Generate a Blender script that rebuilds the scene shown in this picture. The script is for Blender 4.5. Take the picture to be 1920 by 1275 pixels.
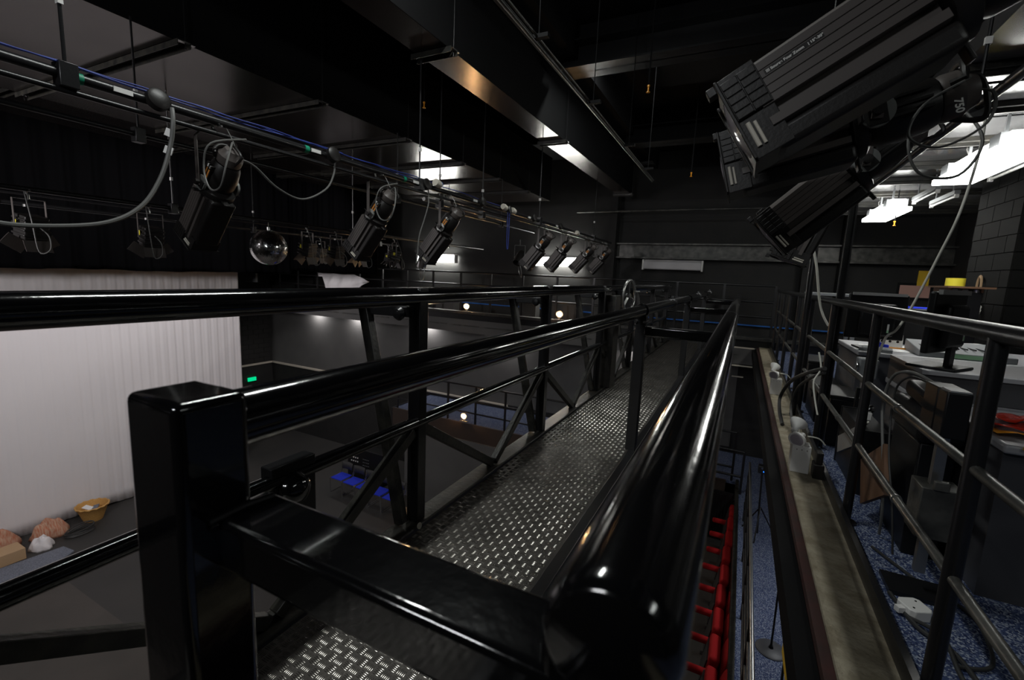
import bpy, math, random
import numpy as np
from mathutils import Matrix, Vector, Euler

for o in list(bpy.data.objects):
    bpy.data.objects.remove(o, do_unlink=True)
random.seed(7)
S = bpy.context.scene
C = S.collection
R = math.radians

# ------------------------------------------------------------------ camera, world, exposure
cd = bpy.data.cameras.new('camera')
cam = bpy.data.objects.new('camera', cd)
C.objects.link(cam)
cd.sensor_width = 36.0
cd.lens = 36.0 * 850 / 1920
cd.clip_start = 0.02
cd.clip_end = 200
cd.dof.use_dof = True
cd.dof.focus_distance = 2.3
cd.dof.aperture_fstop = 4.5
ay = Vector((434, 105, -850)).normalized()
up = Vector((280, 6000, 850))
az = (up - up.dot(ay) * ay).normalized()
ax = ay.cross(az)
rows = Matrix(((ax.x, ax.y, ax.z), (ay.x, ay.y, ay.z), (az.x, az.y, az.z)))   # camera axes in the world
cam.matrix_world = rows.to_4x4()
S.camera = cam
W = bpy.data.worlds.new('world')
S.world = W
W.use_nodes = True
W.node_tree.nodes['Background'].inputs[0].default_value = (0.5, 0.55, 0.6, 1)
W.node_tree.nodes['Background'].inputs[1].default_value = 0.0
S.view_settings.view_transform = 'Standard'
S.view_settings.look = 'None'
S.view_settings.gamma = 1
S.view_settings.use_curve_mapping = False
S.view_settings.exposure = 0.0
S.cycles.max_bounces = 6
S.cycles.sample_clamp_indirect = 4


def area(name, loc, rot, sx, sy, power, col=(1, 1, 1)):
    l = bpy.data.lights.new(name, 'AREA')
    l.shape = 'RECTANGLE'
    l.size = sx
    l.size_y = sy
    l.energy = power
    l.color = col
    o = bpy.data.objects.new(name, l)
    o.location = loc
    o.rotation_euler = rot
    C.objects.link(o)
    return o


# unseen area lamps; several are added to brighten the cloth and the deck
def aim(loc, to):
    return (Vector(to) - Vector(loc)).to_track_quat('-Z', 'Y').to_euler()


area('added_cloth_fill', (-10.6, 6.0, 1.9), Euler((0, R(58), 0)), 0.4, 7.0, 200, (1, .955, .97))  # added lamp without a visible fitting, lights the white cloth
area('added_cloth_side_fill', (-6.2, -1.6, .9), aim((-6.2, -1.6, .9), (-14.7, 4.6, -2.6)), 1.0, 1.0, 260, (1, .955, .97))  # added outside the frame so light reaches the cloth just below the border
area('stage_worklight', (-8.0, 1.0, 2.9), Euler((0, 0, 0)), 1.2, 0.3, 40, (1, .93, .85))
area('rear_tube', (-1.5, -2.3, 1.7), aim((-1.5, -2.3, 1.7), (-2.9, 1.9, .3)), 1.2, .12, 42, (.95, .98, 1))
area('overhead_tube', (-1.75, 2.1, 2.85), Euler((0, 0, 0)), 0.12, 1.5, 60, (.96, 1, .97))  # added above the frame so the tread bars catch highlights
area('overhead_tube_far', (-1.2, 6.3, 2.97), Euler((0, 0, 0)), 1.6, .12, 42, (.96, 1, .97))  # added out of sight behind the ceiling beam to brighten the far deck
area('gallery_tube', (1.8, 0.4, 1.3), Euler((0, 0, 0)), 0.22, 1.3, 7, (.95, 1, .97))
area('lower_gallery_tube', (1.6, 6.0, -1.65), Euler((0, R(25), 0)), 0.2, 1.5, 26, (.95, .98, 1))


# ------------------------------------------------------------------ materials
def mat(name, col, rough=.5, metal=0., spec=.5, emit=None, es=0., noise=None, nscale=20., bump=0., bscale=60., coat=0., alpha=1., stretch=None, trans=0.):
    m = bpy.data.materials.new(name)
    m.use_nodes = True
    nt = m.node_tree
    b = nt.nodes['Principled BSDF']
    b.inputs['Base Color'].default_value = (*col, 1)
    b.inputs['Roughness'].default_value = rough
    b.inputs['Metallic'].default_value = metal
    b.inputs['Specular IOR Level'].default_value = spec
    b.inputs['Coat Weight'].default_value = coat
    b.inputs['Coat Roughness'].default_value = .06
    b.inputs['Alpha'].default_value = alpha
    b.inputs['Transmission Weight'].default_value = trans
    if emit:
        b.inputs['Emission Color'].default_value = (*emit, 1)
        b.inputs['Emission Strength'].default_value = es
    if noise or bump:
        tc = nt.nodes.new('ShaderNodeTexCoord')
        mp = nt.nodes.new('ShaderNodeMapping')
        nt.links.new(tc.outputs['Object'], mp.inputs[0])
        if stretch:
            mp.inputs['Scale'].default_value = stretch
    if noise:
        n = nt.nodes.new('ShaderNodeTexNoise')
        n.inputs['Scale'].default_value = nscale
        n.inputs['Detail'].default_value = 6
        r = nt.nodes.new('ShaderNodeValToRGB')
        r.color_ramp.elements[0].position = .35
        r.color_ramp.elements[1].position = .65
        r.color_ramp.elements[0].color = (*col, 1)
        r.color_ramp.elements[1].color = (*noise, 1)
        nt.links.new(mp.outputs[0], n.inputs['Vector'])
        nt.links.new(n.outputs[0], r.inputs[0])
        nt.links.new(r.outputs[0], b.inputs['Base Color'])
    if bump:
        n = nt.nodes.new('ShaderNodeTexNoise')
        n.inputs['Scale'].default_value = bscale
        n.inputs['Detail'].default_value = 4
        bp = nt.nodes.new('ShaderNodeBump')
        bp.inputs['Strength'].default_value = bump
        bp.inputs['Distance'].default_value = .01
        nt.links.new(mp.outputs[0], n.inputs['Vector'])
        nt.links.new(n.outputs[0], bp.inputs['Height'])
        nt.links.new(bp.outputs[0], b.inputs['Normal'])
    return m


M = dict(
    gloss=mat('gloss_black_paint', (.003, .003, .0035), .13, bump=.05, bscale=45, coat=.9),
    satin=mat('satin_black_paint', (.009, .009, .01), .32, bump=.06, bscale=80),
    worn=mat('worn_black_paint', (.010, .010, .010), .42, noise=(.032, .030, .024), nscale=14, bump=.25, bscale=50),
    oldtube=mat('rubbed_grey_tube', (.03, .03, .028), .38, metal=.3, noise=(.09, .088, .08), nscale=9, bump=.1, bscale=60),
    wall=mat('black_wall_paint', (.012, .012, .012), .75, noise=(.017, .016, .0155), nscale=3, bump=.2, bscale=25),
    greywall=mat('dark_grey_wall_paint', (.085, .083, .082), .7, noise=(.10, .098, .095), nscale=1.5, bump=.1, bscale=25),
    block=mat('painted_blockwork', (.016, .015, .014), .65, bump=.2, bscale=30),
    ceil=mat('black_ceiling', (.0045, .0045, .005), .8, spec=.2),
    duct=mat('dark_sheet_metal', (.05, .040, .036), .2, metal=.85, noise=(.036, .028, .025), nscale=2.5),
    ductside=mat('black_duct_side', (.0035, .0035, .004), .8, spec=.15),
    gloceil=mat('gloss_grey_soffit', (.07, .07, .072), .17, spec=.9, bump=.03, bscale=5),
    plate=mat('worn_aluminium_plate', (.06, .055, .05), .5, metal=.6, noise=(.11, .10, .09), nscale=5, bump=.1, bscale=70),
    tread=mat('rubbed_tread_bar', (.50, .47, .43), .24, metal=.95, noise=(.20, .19, .17), nscale=4),
    drape=mat('black_serge', (.0018, .0018, .002), .95, spec=.0),
    cyc=mat('white_cloth', (.74, .715, .725), .9, spec=.1),
    stage=mat('dark_stage_floor', (.028, .027, .026), .6, noise=(.036, .034, .032), nscale=.8, bump=.1, bscale=12),
    stage2=mat('brown_grey_hardboard', (.060, .052, .046), .6, noise=(.046, .041, .036), nscale=1.1),
    carpet=None,
    seatred=mat('red_fabric', (.36, .010, .012), .85, spec=.2, bump=.4, bscale=250),
    blueseat=mat('blue_fabric', (.02, .04, .55), .85, spec=.2, bump=.3, bscale=200),
    chairback=mat('black_chair_plastic', (.03, .03, .032), .45),
    chrome=mat('chrome_tube', (.6, .6, .6), .16, metal=1),
    steel=mat('dull_steel', (.34, .34, .33), .3, metal=.9, bump=.05),
    lampblack=mat('lamp_body_paint', (.014, .0125, .012), .42, spec=.4, bump=.05, bscale=120),
    lampgrey=mat('lamp_rib_panel', (.085, .073, .068), .42, spec=.5),
    disc=mat('yoke_disc', (.30, .31, .30), .35, metal=.5),
    orange=mat('orange_sticker', (.6, .16, .02), .6, noise=(.75, .35, .08), nscale=60),
    white=mat('white_plastic', (.72, .71, .69), .4),
    cream=mat('cream_plastic', (.62, .58, .50), .5, bump=.05),
    lens=mat('lamp_lens', (.35, .32, .36), .12, spec=.8),
    paper=mat('white_paper', (.75, .75, .74), .8),
    cable=mat('black_cable', (.03, .03, .03), .5),
    greycable=mat('grey_cable', (.12, .12, .115), .5),
    whitecable=mat('white_cable', (.7, .69, .62), .5),
    bluecable=mat('blue_cable', (.012, .035, .24), .6),
    blue=mat('blue_strip', (.012, .12, .45), .6),
    green=mat('green_tape', (0, .26, .14), .5),
    concrete=mat('rough_concrete', (.22, .185, .125), .9, noise=(.34, .30, .22), nscale=11, bump=1.0, bscale=40),
    redsteel=mat('red_oxide_steel', (.045, .012, .010), .7, noise=(.025, .011, .009), nscale=10),
    desk=mat('grey_desk_laminate', (.33, .33, .35), .35),
    deskpanel=mat('dark_desk_panel', (.058, .058, .064), .5, bump=.05, bscale=200),
    blackplastic=mat('black_plastic', (.007, .007, .008), .4, spec=.3),
    silver=mat('silver_edge', (.5, .5, .5), .3, metal=.6),
    yellow=mat('yellow_card', (.78, .5, .02), .6),
    tapeyellow=mat('yellow_tape', (.8, .7, .05), .5),
    brownpaint=mat('brown_black_paint', (.035, .022, .016), .6),
    pier=mat('black_painted_block', (.004, .004, .0038), .8, spec=.15),
    pink=mat('pink_paper', (.62, .36, .30), .8),
    wood=mat('brown_board', (.11, .055, .030), .6, noise=(.15, .075, .04), nscale=6, stretch=(1, 12, 1)),
    amber=mat('amber_film', (.75, .30, .03), .12, spec=.8),
    redfilm=mat('red_film', (.35, .02, .01), .12, spec=.8),
    basket=mat('yellow_wicker', (.52, .27, .07), .7, noise=(.6, .35, .11), nscale=40, bump=.5, bscale=90),
    peach=mat('orange_cloth', (.42, .14, .075), .9, noise=(.5, .33, .23), nscale=9, stretch=(1, 5, 1)),
    tan=mat('tan_card_box', (.45, .30, .17), .8),
    bluegrey=mat('blue_grey_weave', (.20, .22, .27), .6, noise=(.08, .09, .12), nscale=70),
    nosing=mat('pale_nosing', (.55, .50, .42), .6),
    rackgrey=mat('grey_equipment', (.22, .23, .24), .5),
    tube=mat('lit_fluorescent_diffuser', (.9, .9, .9), .4, emit=(1.0, 1.0, .93), es=45.0),
    tubeR=mat('lit_gallery_diffuser', (.9, .9, .9), .4, emit=(1.0, 1.0, .95), es=17.0),
    off=mat('unlit_diffuser', (.52, .50, .52), .4),
    warm=mat('warm_lamp_glow', (.9, .8, .6), .4, emit=(1.0, .58, .26), es=330.0),
    exit=mat('green_exit_glow', (0, .5, .2), .4, emit=(0, .9, .35), es=.7),
    led=mat('blue_led_glow', (0, .1, .5), .4, emit=(.02, .2, 1), es=1.5),
    mirror=mat('mirror_tile', (.9, .9, .9), .13, metal=1),
    lettering=mat('pale_lettering', (.95, .94, .9), .5),
    greenleaf=mat('pale_green_label', (.35, .62, .38), .6),
)


def carpet_mat():
    m = mat('speckled_blue_carpet', (.03, .06, .16), .95, spec=.1)
    nt = m.node_tree
    b = nt.nodes['Principled BSDF']
    tc = nt.nodes.new('ShaderNodeTexCoord')
    v = nt.nodes.new('ShaderNodeTexVoronoi')
    v.inputs['Scale'].default_value = 160
    r = nt.nodes.new('ShaderNodeValToRGB')
    r.color_ramp.interpolation = 'CONSTANT'
    e = r.color_ramp.elements
    e[0].position = 0
    e[0].color = (.045, .062, .135, 1)
    e[1].position = .45
    e[1].color = (.10, .125, .20, 1)
    n = e.new(.62)
    n.color = (.26, .29, .36, 1)
    n = e.new(.85)
    n.color = (.02, .027, .07, 1)
    s = nt.nodes.new('ShaderNodeSeparateColor')
    nt.links.new(tc.outputs['Object'], v.inputs['Vector'])
    nt.links.new(v.outputs['Color'], s.inputs[0])
    nt.links.new(s.outputs[0], r.inputs[0])
    nt.links.new(r.outputs[0], b.inputs['Base Color'])
    return m


M['carpet'] = carpet_mat()


# ------------------------------------------------------------------ mesh helpers
def rx(a): return Matrix.Rotation(a, 3, 'X')
def ry(a): return Matrix.Rotation(a, 3, 'Y')
def rz(a): return Matrix.Rotation(a, 3, 'Z')


def frame(d):
    d = Vector(d).normalized()
    u = Vector((0, 0, 1)) if abs(d.z) < .95 else Vector((0, 1, 0))
    s = d.cross(u).normalized()
    return d, s, s.cross(d).normalized()


class MB:
    def __init__(self):
        self.v = []
        self.f = []

    def add(self, vs, fs):
        n = len(self.v)
        self.v += [tuple(p) for p in vs]
        self.f += [tuple(i + n for i in f) for f in fs]
        return self

    def box(self, x0, x1, y0, y1, z0, z1, rot=None, at=None):
        vs = [Vector((x, y, z)) for x in (x0, x1) for y in (y0, y1) for z in (z0, z1)]
        if rot is not None:
            vs = [rot @ p for p in vs]
        if at is not None:
            vs = [p + Vector(at) for p in vs]
        return self.add(vs, [(0, 1, 3, 2), (4, 6, 7, 5), (0, 4, 5, 1), (2, 3, 7, 6), (0, 2, 6, 4), (1, 5, 7, 3)])

    def bar(self, p0, p1, w, h):
        p0, p1 = Vector(p0), Vector(p1)
        d, s, u = frame(p1 - p0)
        vs = [p + s * a * w / 2 + u * b * h / 2 for p in (p0, p1) for a, b in ((-1, -1), (1, -1), (1, 1), (-1, 1))]
        return self.add(vs, [(3, 2, 1, 0), (4, 5, 6, 7)] + [(i, (i + 1) % 4, 4 + (i + 1) % 4, 4 + i) for i in range(4)])

    def cyl(self, p0, p1, r0, r1=None, n=16, cap=True):
        if r1 is None:
            r1 = r0
        p0, p1 = Vector(p0), Vector(p1)
        d, s, u = frame(p1 - p0)
        vs = [p + (s * math.cos(2 * math.pi * i / n) + u * math.sin(2 * math.pi * i / n)) * r for p, r in ((p0, r0), (p1, r1)) for i in range(n)]
        fs = [(i, (i + 1) % n, n + (i + 1) % n, n + i) for i in range(n)]
        if cap:
            fs += [tuple(range(n))[::-1], tuple(range(n, 2 * n))]
        return self.add(vs, fs)

    def tube(self, pts, r, n=8, smooth=0):
        pts = [Vector(p) for p in pts]
        if smooth:
            out = []
            P = [pts[0]] + pts + [pts[-1]]
            for i in range(1, len(P) - 2):
                for k in range(smooth):
                    t = k / smooth
                    a, b, c, e = P[i - 1], P[i], P[i + 1], P[i + 2]
                    out.append(.5 * ((2 * b) + (c - a) * t + (2 * a - 5 * b + 4 * c - e) * t * t + (3 * b - a - 3 * c + e) * t ** 3))
            out.append(pts[-1])
            pts = out
        vs = []
        s = None
        for i, p in enumerate(pts):
            d = (pts[min(i + 1, len(pts) - 1)] - pts[max(i - 1, 0)])
            if d.length < 1e-9:
                d = Vector((0, 0, 1))
            d.normalize()
            if s is None:
                _, s, u = frame(d)
            else:
                s = s - s.dot(d) * d
                s.normalize()
                u = s.cross(d)
            u = s.cross(d)
            vs += [p + (s * math.cos(2 * math.pi * k / n) + u * math.sin(2 * math.pi * k / n)) * r for k in range(n)]
        m = len(pts)
        fs = [(i * n + k, i * n + (k + 1) % n, (i + 1) * n + (k + 1) % n, (i + 1) * n + k) for i in range(m - 1) for k in range(n)]
        fs += [tuple(range(n))[::-1], tuple(range((m - 1) * n, m * n))]
        return self.add(vs, fs)

    def lathe(self, prof, n=24, at=(0, 0, 0), rot=None, closed=False):
        vs = []
        for r, z in prof:
            for k in range(n):
                a = 2 * math.pi * k / n
                vs.append(Vector((r * math.cos(a), r * math.sin(a), z)))
        if rot is not None:
            vs = [rot @ p for p in vs]
        vs = [p + Vector(at) for p in vs]
        m = len(prof)
        fs = [(i * n + k, i * n + (k + 1) % n, (i + 1) * n + (k + 1) % n, (i + 1) * n + k) for i in range(m - 1) for k in range(n)]
        if not closed:
            fs += [tuple(range(n))[::-1], tuple(range((m - 1) * n, m * n))]
        return self.add(vs, fs)

    def prism(self, poly, x0, x1, axis='x'):
        n = len(poly)
        def P(a, p):
            return {'x': (a, p[0], p[1]), 'y': (p[0], a, p[1]), 'z': (p[0], p[1], a)}[axis]
        vs = [P(x0, p) for p in poly] + [P(x1, p) for p in poly]
        fs = [(i, (i + 1) % n, n + (i + 1) % n, n + i) for i in range(n)] + [tuple(range(n))[::-1], tuple(range(n, 2 * n))]
        return self.add(vs, fs)

    def build(self, name, m, parent=None, loc=None, rot=None, bevel=0., seg=2, smooth=True, sub=0, angle=40):
        me = bpy.data.meshes.new(name)
        me.from_pydata(self.v, [], self.f)
        me.validate()
        import bmesh
        bm = bmesh.new()
        bm.from_mesh(me)
        bmesh.ops.recalc_face_normals(bm, faces=bm.faces)
        bm.to_mesh(me)
        bm.free()
        me.materials.append(M[m] if isinstance(m, str) else m)
        if smooth:
            me.polygons.foreach_set('use_smooth', [True] * len(me.polygons))
            me.set_sharp_from_angle(angle=R(angle))
        o = bpy.data.objects.new(name, me)
        C.objects.link(o)
        if parent is not None:
            o.parent = parent
        if loc is not None:
            o.location = loc
        if rot is not None:
            o.rotation_euler = rot
        if bevel:
            b = o.modifiers.new('edge', 'BEVEL')
            b.width = bevel
            b.segments = seg
            b.limit_method = 'ANGLE'
            b.harden_normals = False
        if sub:
            b = o.modifiers.new('soft', 'SUBSURF')
            b.levels = b.render_levels = sub
        return o


def tag(o, label=None, cat=None, group=None, kind=None):
    if label: o['label'] = label
    if cat: o['category'] = cat
    if group: o['group'] = group
    if kind: o['kind'] = kind
    return o


def thing(name, label, cat, loc=(0, 0, 0), rotz=0, group=None):
    o = bpy.data.objects.new(name, None)
    o.empty_display_size = .1
    C.objects.link(o)
    o.location = loc
    o.rotation_euler = (0, 0, rotz)
    return tag(o, label, cat, group)


def dup(root, loc, rotz=0, label=None, group=None):
    r = root.copy()
    C.objects.link(r)
    r.location = loc
    r.rotation_euler = (0, 0, rotz)
    if label: r['label'] = label
    if group: r['group'] = group
    for ch in list(root.children):
        c = ch.copy()
        C.objects.link(c)
        c.parent = r
        for g in list(ch.children):
            d = g.copy()
            C.objects.link(d)
            d.parent = c
    return r


def struct(name, mb, m, parent=None, **k):
    o = mb.build(name, m, parent, **k)
    if parent is None:
        o['kind'] = 'structure'
    return o


# ------------------------------------------------------------------ room shell
FZ = -6.7       # stage floor
GZ = -1.30      # upper gallery and bridge level
LZ = -4.05      # lower gallery
XL, XR, YN, YF, TOP = -16.9, 3.6, -3.0, 11.95, 3.1
struct('floor', MB().box(XL - .2, XR + .2, YN - .2, YF + .2, FZ - .2, FZ), 'stage')
struct('floor_hardboard_panel', MB().box(-13.2, -3.0, -2.9, 3.6, FZ, FZ + .006), 'stage2')
struct('ceiling', MB().box(XL - .2, XR + .2, YN - .2, YF + .2, TOP, TOP + .2), 'ceil')
wf = struct('wall_far', MB().box(XL - .2, XR + .2, YF, YF + .2, FZ, TOP), 'wall')
MB().box(XL, .1, YF - .02, YF, LZ + .1, GZ - .35).build('wall_panel', 'greywall', wf)['label'] = 'dark grey painted band of the far wall below the upper gallery'
MB().box(-8.4, .1, 10.06, 10.1, FZ, LZ - .5).build('lower_panel', 'greywall', wf)
wl = struct('wall_left', MB().box(XL - .2, XL, YN, YF, FZ, TOP), 'wall')
# painted blockwork courses on the left wall beyond the white cloth
for k in range(13):
    zz = LZ + .12 + k * .19
    for j in range(5):
        y0 = 9.9 + j * .42 - (.21 if k % 2 else 0)
        y1 = min(y0 + .405, YF - .02)
        MB().box(XL, XL + .012, max(y0, 9.7), y1, zz, zz + .178).build('block', 'block', wl, smooth=False)
struct('wall_right', MB().box(XR, XR + .2, YN, YF, FZ, TOP), 'wall')
struct('wall_near', MB().box(XL - .2, XR + .2, YN - .2, YN, FZ, TOP), 'wall')
struct('trim_1', MB().box(XL, -6, YF - .06, YF - .02, LZ + .03, LZ + .1).box(XL, XL + .04, 9.2, YF, LZ + .03, LZ + .1), 'nosing')
# low hidden stage edge strip
# far galleries
s = struct('floor_far_upper_gallery', MB().box(XL, XR, 10.55, YF, GZ - .32, GZ), 'satin')
MB().box(XL, XR, 10.49, 10.55, -1.66, -1.30).build('fascia', 'greywall', s)
MB().box(XL, XR, 10.40, 10.62, -1.14, -1.07).build('kick_channel', 'worn', s, bevel=.006)
MB().box(XL, XR, 10.50, 10.56, -1.30, -1.14).build('upstand', 'satin', s)
for k in range(16):
    MB().box(XL + .3 + k * 1.05, XL + 1.2 + k * 1.05, 10.475, 10.49, -1.475, -1.455).build('fascia_slot', 'oldtube', s)
s = struct('floor_far_lower_gallery', MB().box(-8.9, XR, 10.16, YF, LZ - .1, LZ - .05), 'carpet')
MB().box(-8.9, .1, 10.1, 10.16, LZ - .53, LZ - .03).build('fascia', 'brownpaint', s)
MB().box(-8.96, -8.9, 10.1, YF, LZ - .53, LZ - .03).build('end_fascia', 'satin', s)
s = struct('floor_right_lower_gallery', MB().box(.34, XR, -1.0, 10.16, LZ - .1, LZ), 'carpet')
MB().box(.28, .34, -1.0, 10.16, LZ - .6, LZ + .02).build('edge_strip', 'worn', s)
struct('floor_seating_step', MB().box(-1.2, .28, 2.5, 9.4, FZ, -5.05), 'greywall')
# right upper gallery
s = struct('floor_right_upper_gallery', MB().box(.62, XR, -1.5, 10.55, GZ - .12, GZ), 'carpet')
struct('trim_2', MB().box(.415, .60, -1.5, 10.5, GZ - .10, GZ + .03), 'concrete')
struct('trim_3', MB().box(.375, .413, -1.5, 10.5, GZ - .30, GZ + .015), 'redsteel')
struct('trim_4', MB().box(.30, .372, -1.5, 10.5, GZ - .16, GZ - .02), 'ductside')
struct('trim_5', MB().box(.60, .625, -1.5, 10.5, GZ - .10, GZ + .10), 'satin')
c = struct('ceiling_right_gallery', MB().box(1.12, XR, -1.5, YF, 1.47, 1.62), 'gloceil')
for y in (-.6, .6, 1.8, 3.0, 4.12, 4.95, 5.95, 6.9, 7.8, 8.8, 9.8, 10.8):
    MB().box(1.12, XR, y, y + .09, 1.425, 1.47).box(1.12, XR, y + .035, y + .055, 1.39, 1.43).build('ceiling_batten', 'worn', c, bevel=.003)
    MB().box(1.15, XR, y + .4, y + .415, 1.462, 1.47).build('panel_joint', 'ductside', c)
# upper far wall beam, pipes, pilaster
o = MB().box(-3.6, XR, 11.72, 11.95, .52, .56).box(-3.6, XR, 11.72, 11.95, .86, .90).box(-3.6, XR, 11.86, 11.95, .56, .86).build('wall_beam', 'oldtube', bevel=.004)
tag(o, 'grey steel channel beam running across the far wall above the unlit batten', 'beam', kind='structure')
for k, (x, w) in enumerate(((-3.2, .2), (1.1, .16), (1.75, .1))):
    struct('pillar_%s' % ('abc'[k]), MB().box(x, x + w, 11.6, 11.95, -1.3, 2.6), 'wall')
o = struct('pillar_brick', MB().box(2.62, 3.5, 7.0, 8.1, GZ, 1.47), 'ductside')
for k in range(14):
    z = GZ + .02 + k * .196
    for j in range(3):
        y0 = 6.995 + j * .44 - (.22 if k % 2 else 0)
        MB().box(2.605, 2.62, max(y0, 7.0), min(y0 + .43, 8.1), z, z + .186).build('block', 'pier', o, smooth=False)
    for j in range(3):
        x0 = 2.62 + j * .44 - (.22 if k % 2 else 0)
        if x0 < 3.45:
            MB().box(max(x0, 2.62), min(x0 + .43, 3.5), 6.985, 7.0, z, z + .186).build('block', 'pier', o, smooth=False)

# ------------------------------------------------------------------ the bridge: deck
deck = thing('walkway_deck', 'narrow chequer plate walkway running away down the middle of the bridge', 'walkway', (-.99, .2, GZ))
YE = 10.48
def L(p, o):  # world point -> local of an unrotated thing
    return (p[0] - o.location.x, p[1] - o.location.y, p[2] - o.location.z)


def wbox(x0, x1, y0, y1, z0, z1, o):
    l = o.location
    return MB().box(x0 - l.x, x1 - l.x, y0 - l.y, y1 - l.y, z0 - l.z, z1 - l.z)


cut = [-.9, 2.5, 5.0, 7.5, YE]
for a, b in zip(cut[:-1], cut[1:]):
    wbox(-1.332, -.640, a + .001, b - .001, GZ - .006, GZ, deck).build('plate', 'plate', deck)


def tread():
    cell, n5 = .035, 5
    V, F = [], []
    base = np.array([(-1, 0, 0), (0, -1, 0), (1, 0, 0), (0, 1, 0), (-.55, 0, 1), (.55, 0, 1)], float)
    fc = np.array([(0, 1, 4), (1, 5, 4), (1, 2, 5), (2, 3, 5), (3, 4, 5), (3, 0, 4)])
    nx = int(.69 / cell)
    ny = int((YE + .6) / cell)
    i, j, k = np.meshgrid(np.arange(nx), np.arange(ny), np.arange(n5), indexing='ij')
    i, j, k = i.ravel(), j.ravel(), k.ravel()
    even = (i + j) % 2 == 0
    cx = -1.332 + (i + .5) * cell
    cy = -.6 + (j + .5) * cell
    off = (k - 2) * .0066
    hx = np.where(even, .0165, .0026)
    hy = np.where(even, .0026, .0165)
    X = cx + np.where(even, 0, off)
    Y = cy + np.where(even, off, 0)
    n = len(X)
    b = np.repeat(base[None], n, 0)
    bx = np.where(even[:, None], b[:, :, 0], b[:, :, 1])
    by = np.where(even[:, None], b[:, :, 1], b[:, :, 0])
    P = np.stack([X[:, None] + bx * hx[:, None], Y[:, None] + by * hy[:, None], np.where(b[:, :, 2] > 0, .0016, -.0003)], -1)
    P[:, :, 0] -= deck.location.x
    P[:, :, 1] -= deck.location.y
    Fa = fc[None] + (np.arange(n) * 6)[:, None, None]
    me = bpy.data.meshes.new('tread_bars')
    P = P.reshape(-1, 3)
    Fa = Fa.reshape(-1)
    me.vertices.add(len(P))
    me.vertices.foreach_set('co', P.ravel())
    nf = len(Fa) // 3
    me.loops.add(nf * 3)
    me.loops.foreach_set('vertex_index', Fa)
    me.polygons.add(nf)
    me.polygons.foreach_set('loop_start', np.arange(nf) * 3)
    me.update(calc_edges=True)
    me.validate()
    me.materials.append(M['tread'])
    o = bpy.data.objects.new('tread_bars', me)
    C.objects.link(o)
    o.parent = deck
    o['kind'] = 'stuff'


tread()
wbox(-1.462, -1.345, -.9, YE, GZ - .09, GZ + .012, deck).build('kick_beam', 'worn', deck, bevel=.008)
wbox(-.640, -.585, -.9, YE, GZ - .06, GZ + .035, deck).build('edge_angle', 'satin', deck, bevel=.004)
wbox(-.70, -.52, -.9, YE, GZ - .28, GZ - .061, deck).build('side_beam', 'satin', deck, bevel=.004)
MB().lathe([(0.001, 0), (.016, 0), (.016, .004), (.001, .004)], 20, rot=ry(R(80)) @ rz(0), at=L((-1.338, 1.72, GZ + .016), deck)).build('washer', 'cream', deck)
for y in (2.5, 5.0, 7.5):
    for x in (-1.28, -1.0, -.7):
        MB().lathe([(.001, 0), (.008, 0), (.006, .003), (.001, .003)], 10, at=L((x, y - .03, GZ + .001), deck)).build('screw', 'steel', deck)

# ------------------------------------------------------------------ bridge: left truss parapet
tr = thing('truss_parapet', 'black truss parapet with braces and outboard pipe along the left of the walkway', 'railing', (-1.40, .13, GZ))
def T(p): return L(p, tr)
def seg(points, r, n, parent, name, m, conv):
    return MB().tube([conv(p) for p in points], r, n).build(name, m, parent)


for (x, z) in ((-1.40, -.128), (-1.68, -.142)):
    MB().cyl(T((x, -.9, z)), T((x, YE, z)), .042, n=28).build('top_rail' if x > -1.5 else 'outer_pipe', 'gloss', tr)
MB().cyl(T((-1.39, -.9, -.757)), T((-1.39, YE, -.757)), .029, n=18).build('mid_rail', 'gloss', tr)
ys = [.13, 1.77, 3.40, 5.03, 6.66, 8.29, 9.92]
for i, y in enumerate(ys):
    wbox(-1.435, -1.365, y - .032, y + .032, GZ + .012, -.088, tr).build('post', 'satin', tr, bevel=.004)
    MB().bar(T((-1.43, y - .08, GZ + .02)), T((-1.675, y - .08, -.17)), .055, .045).build('raker', 'worn', tr, bevel=.003)
    MB().bar(T((-1.68, y - .06, -.205)), T((-1.40, y - .02, -.205)), .05, .05).build('outrigger', 'satin', tr, bevel=.004)
    MB().lathe([(.001, 0), (.03, 0), (.034, .012), (.024, .03), (.001, .034)], 16, rot=rx(R(90)), at=T((-1.47, y - .05, -.215))).build('bolt_boss', 'satin', tr)
    if i + 1 < len(ys):
        yb = (y + ys[i + 1]) / 2
        MB().bar(T((-1.40, y + .04, -.80)), T((-1.40, yb - .02, GZ + .03)), .045, .05).build('diagonal', 'worn', tr, bevel=.003)
        MB().bar(T((-1.40, ys[i + 1] - .04, -.80)), T((-1.40, yb + .02, GZ + .03)), .045, .05).build('diagonal', 'worn', tr, bevel=.003)
# flanged joint with domed end beside the near post
j = wbox(-1.43, -1.37, .95, 1.13, -.95, -.70, tr).build('joint_plate', 'satin', tr, bevel=.004)
MB().lathe([(.001, .055), (.03, .05), (.055, .03), (.062, 0), (.062, -.01)], 24, rot=ry(R(90)), at=T((-1.37, 1.03, -.80))).build('domed_cap', 'gloss', j)
wbox(-1.49, -1.30, 5.26, 5.50, GZ, -.20, tr).build('winch_post', 'worn', tr, bevel=.006)

# ------------------------------------------------------------------ bridge: right handrail with outrigger pipe
hr = thing('outrigger_handrail', 'glossy black handrail with square posts and outrigger pipe on the right of the walkway', 'railing', (-.637, .33, GZ))
def H(p): return L(p, hr)


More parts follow.
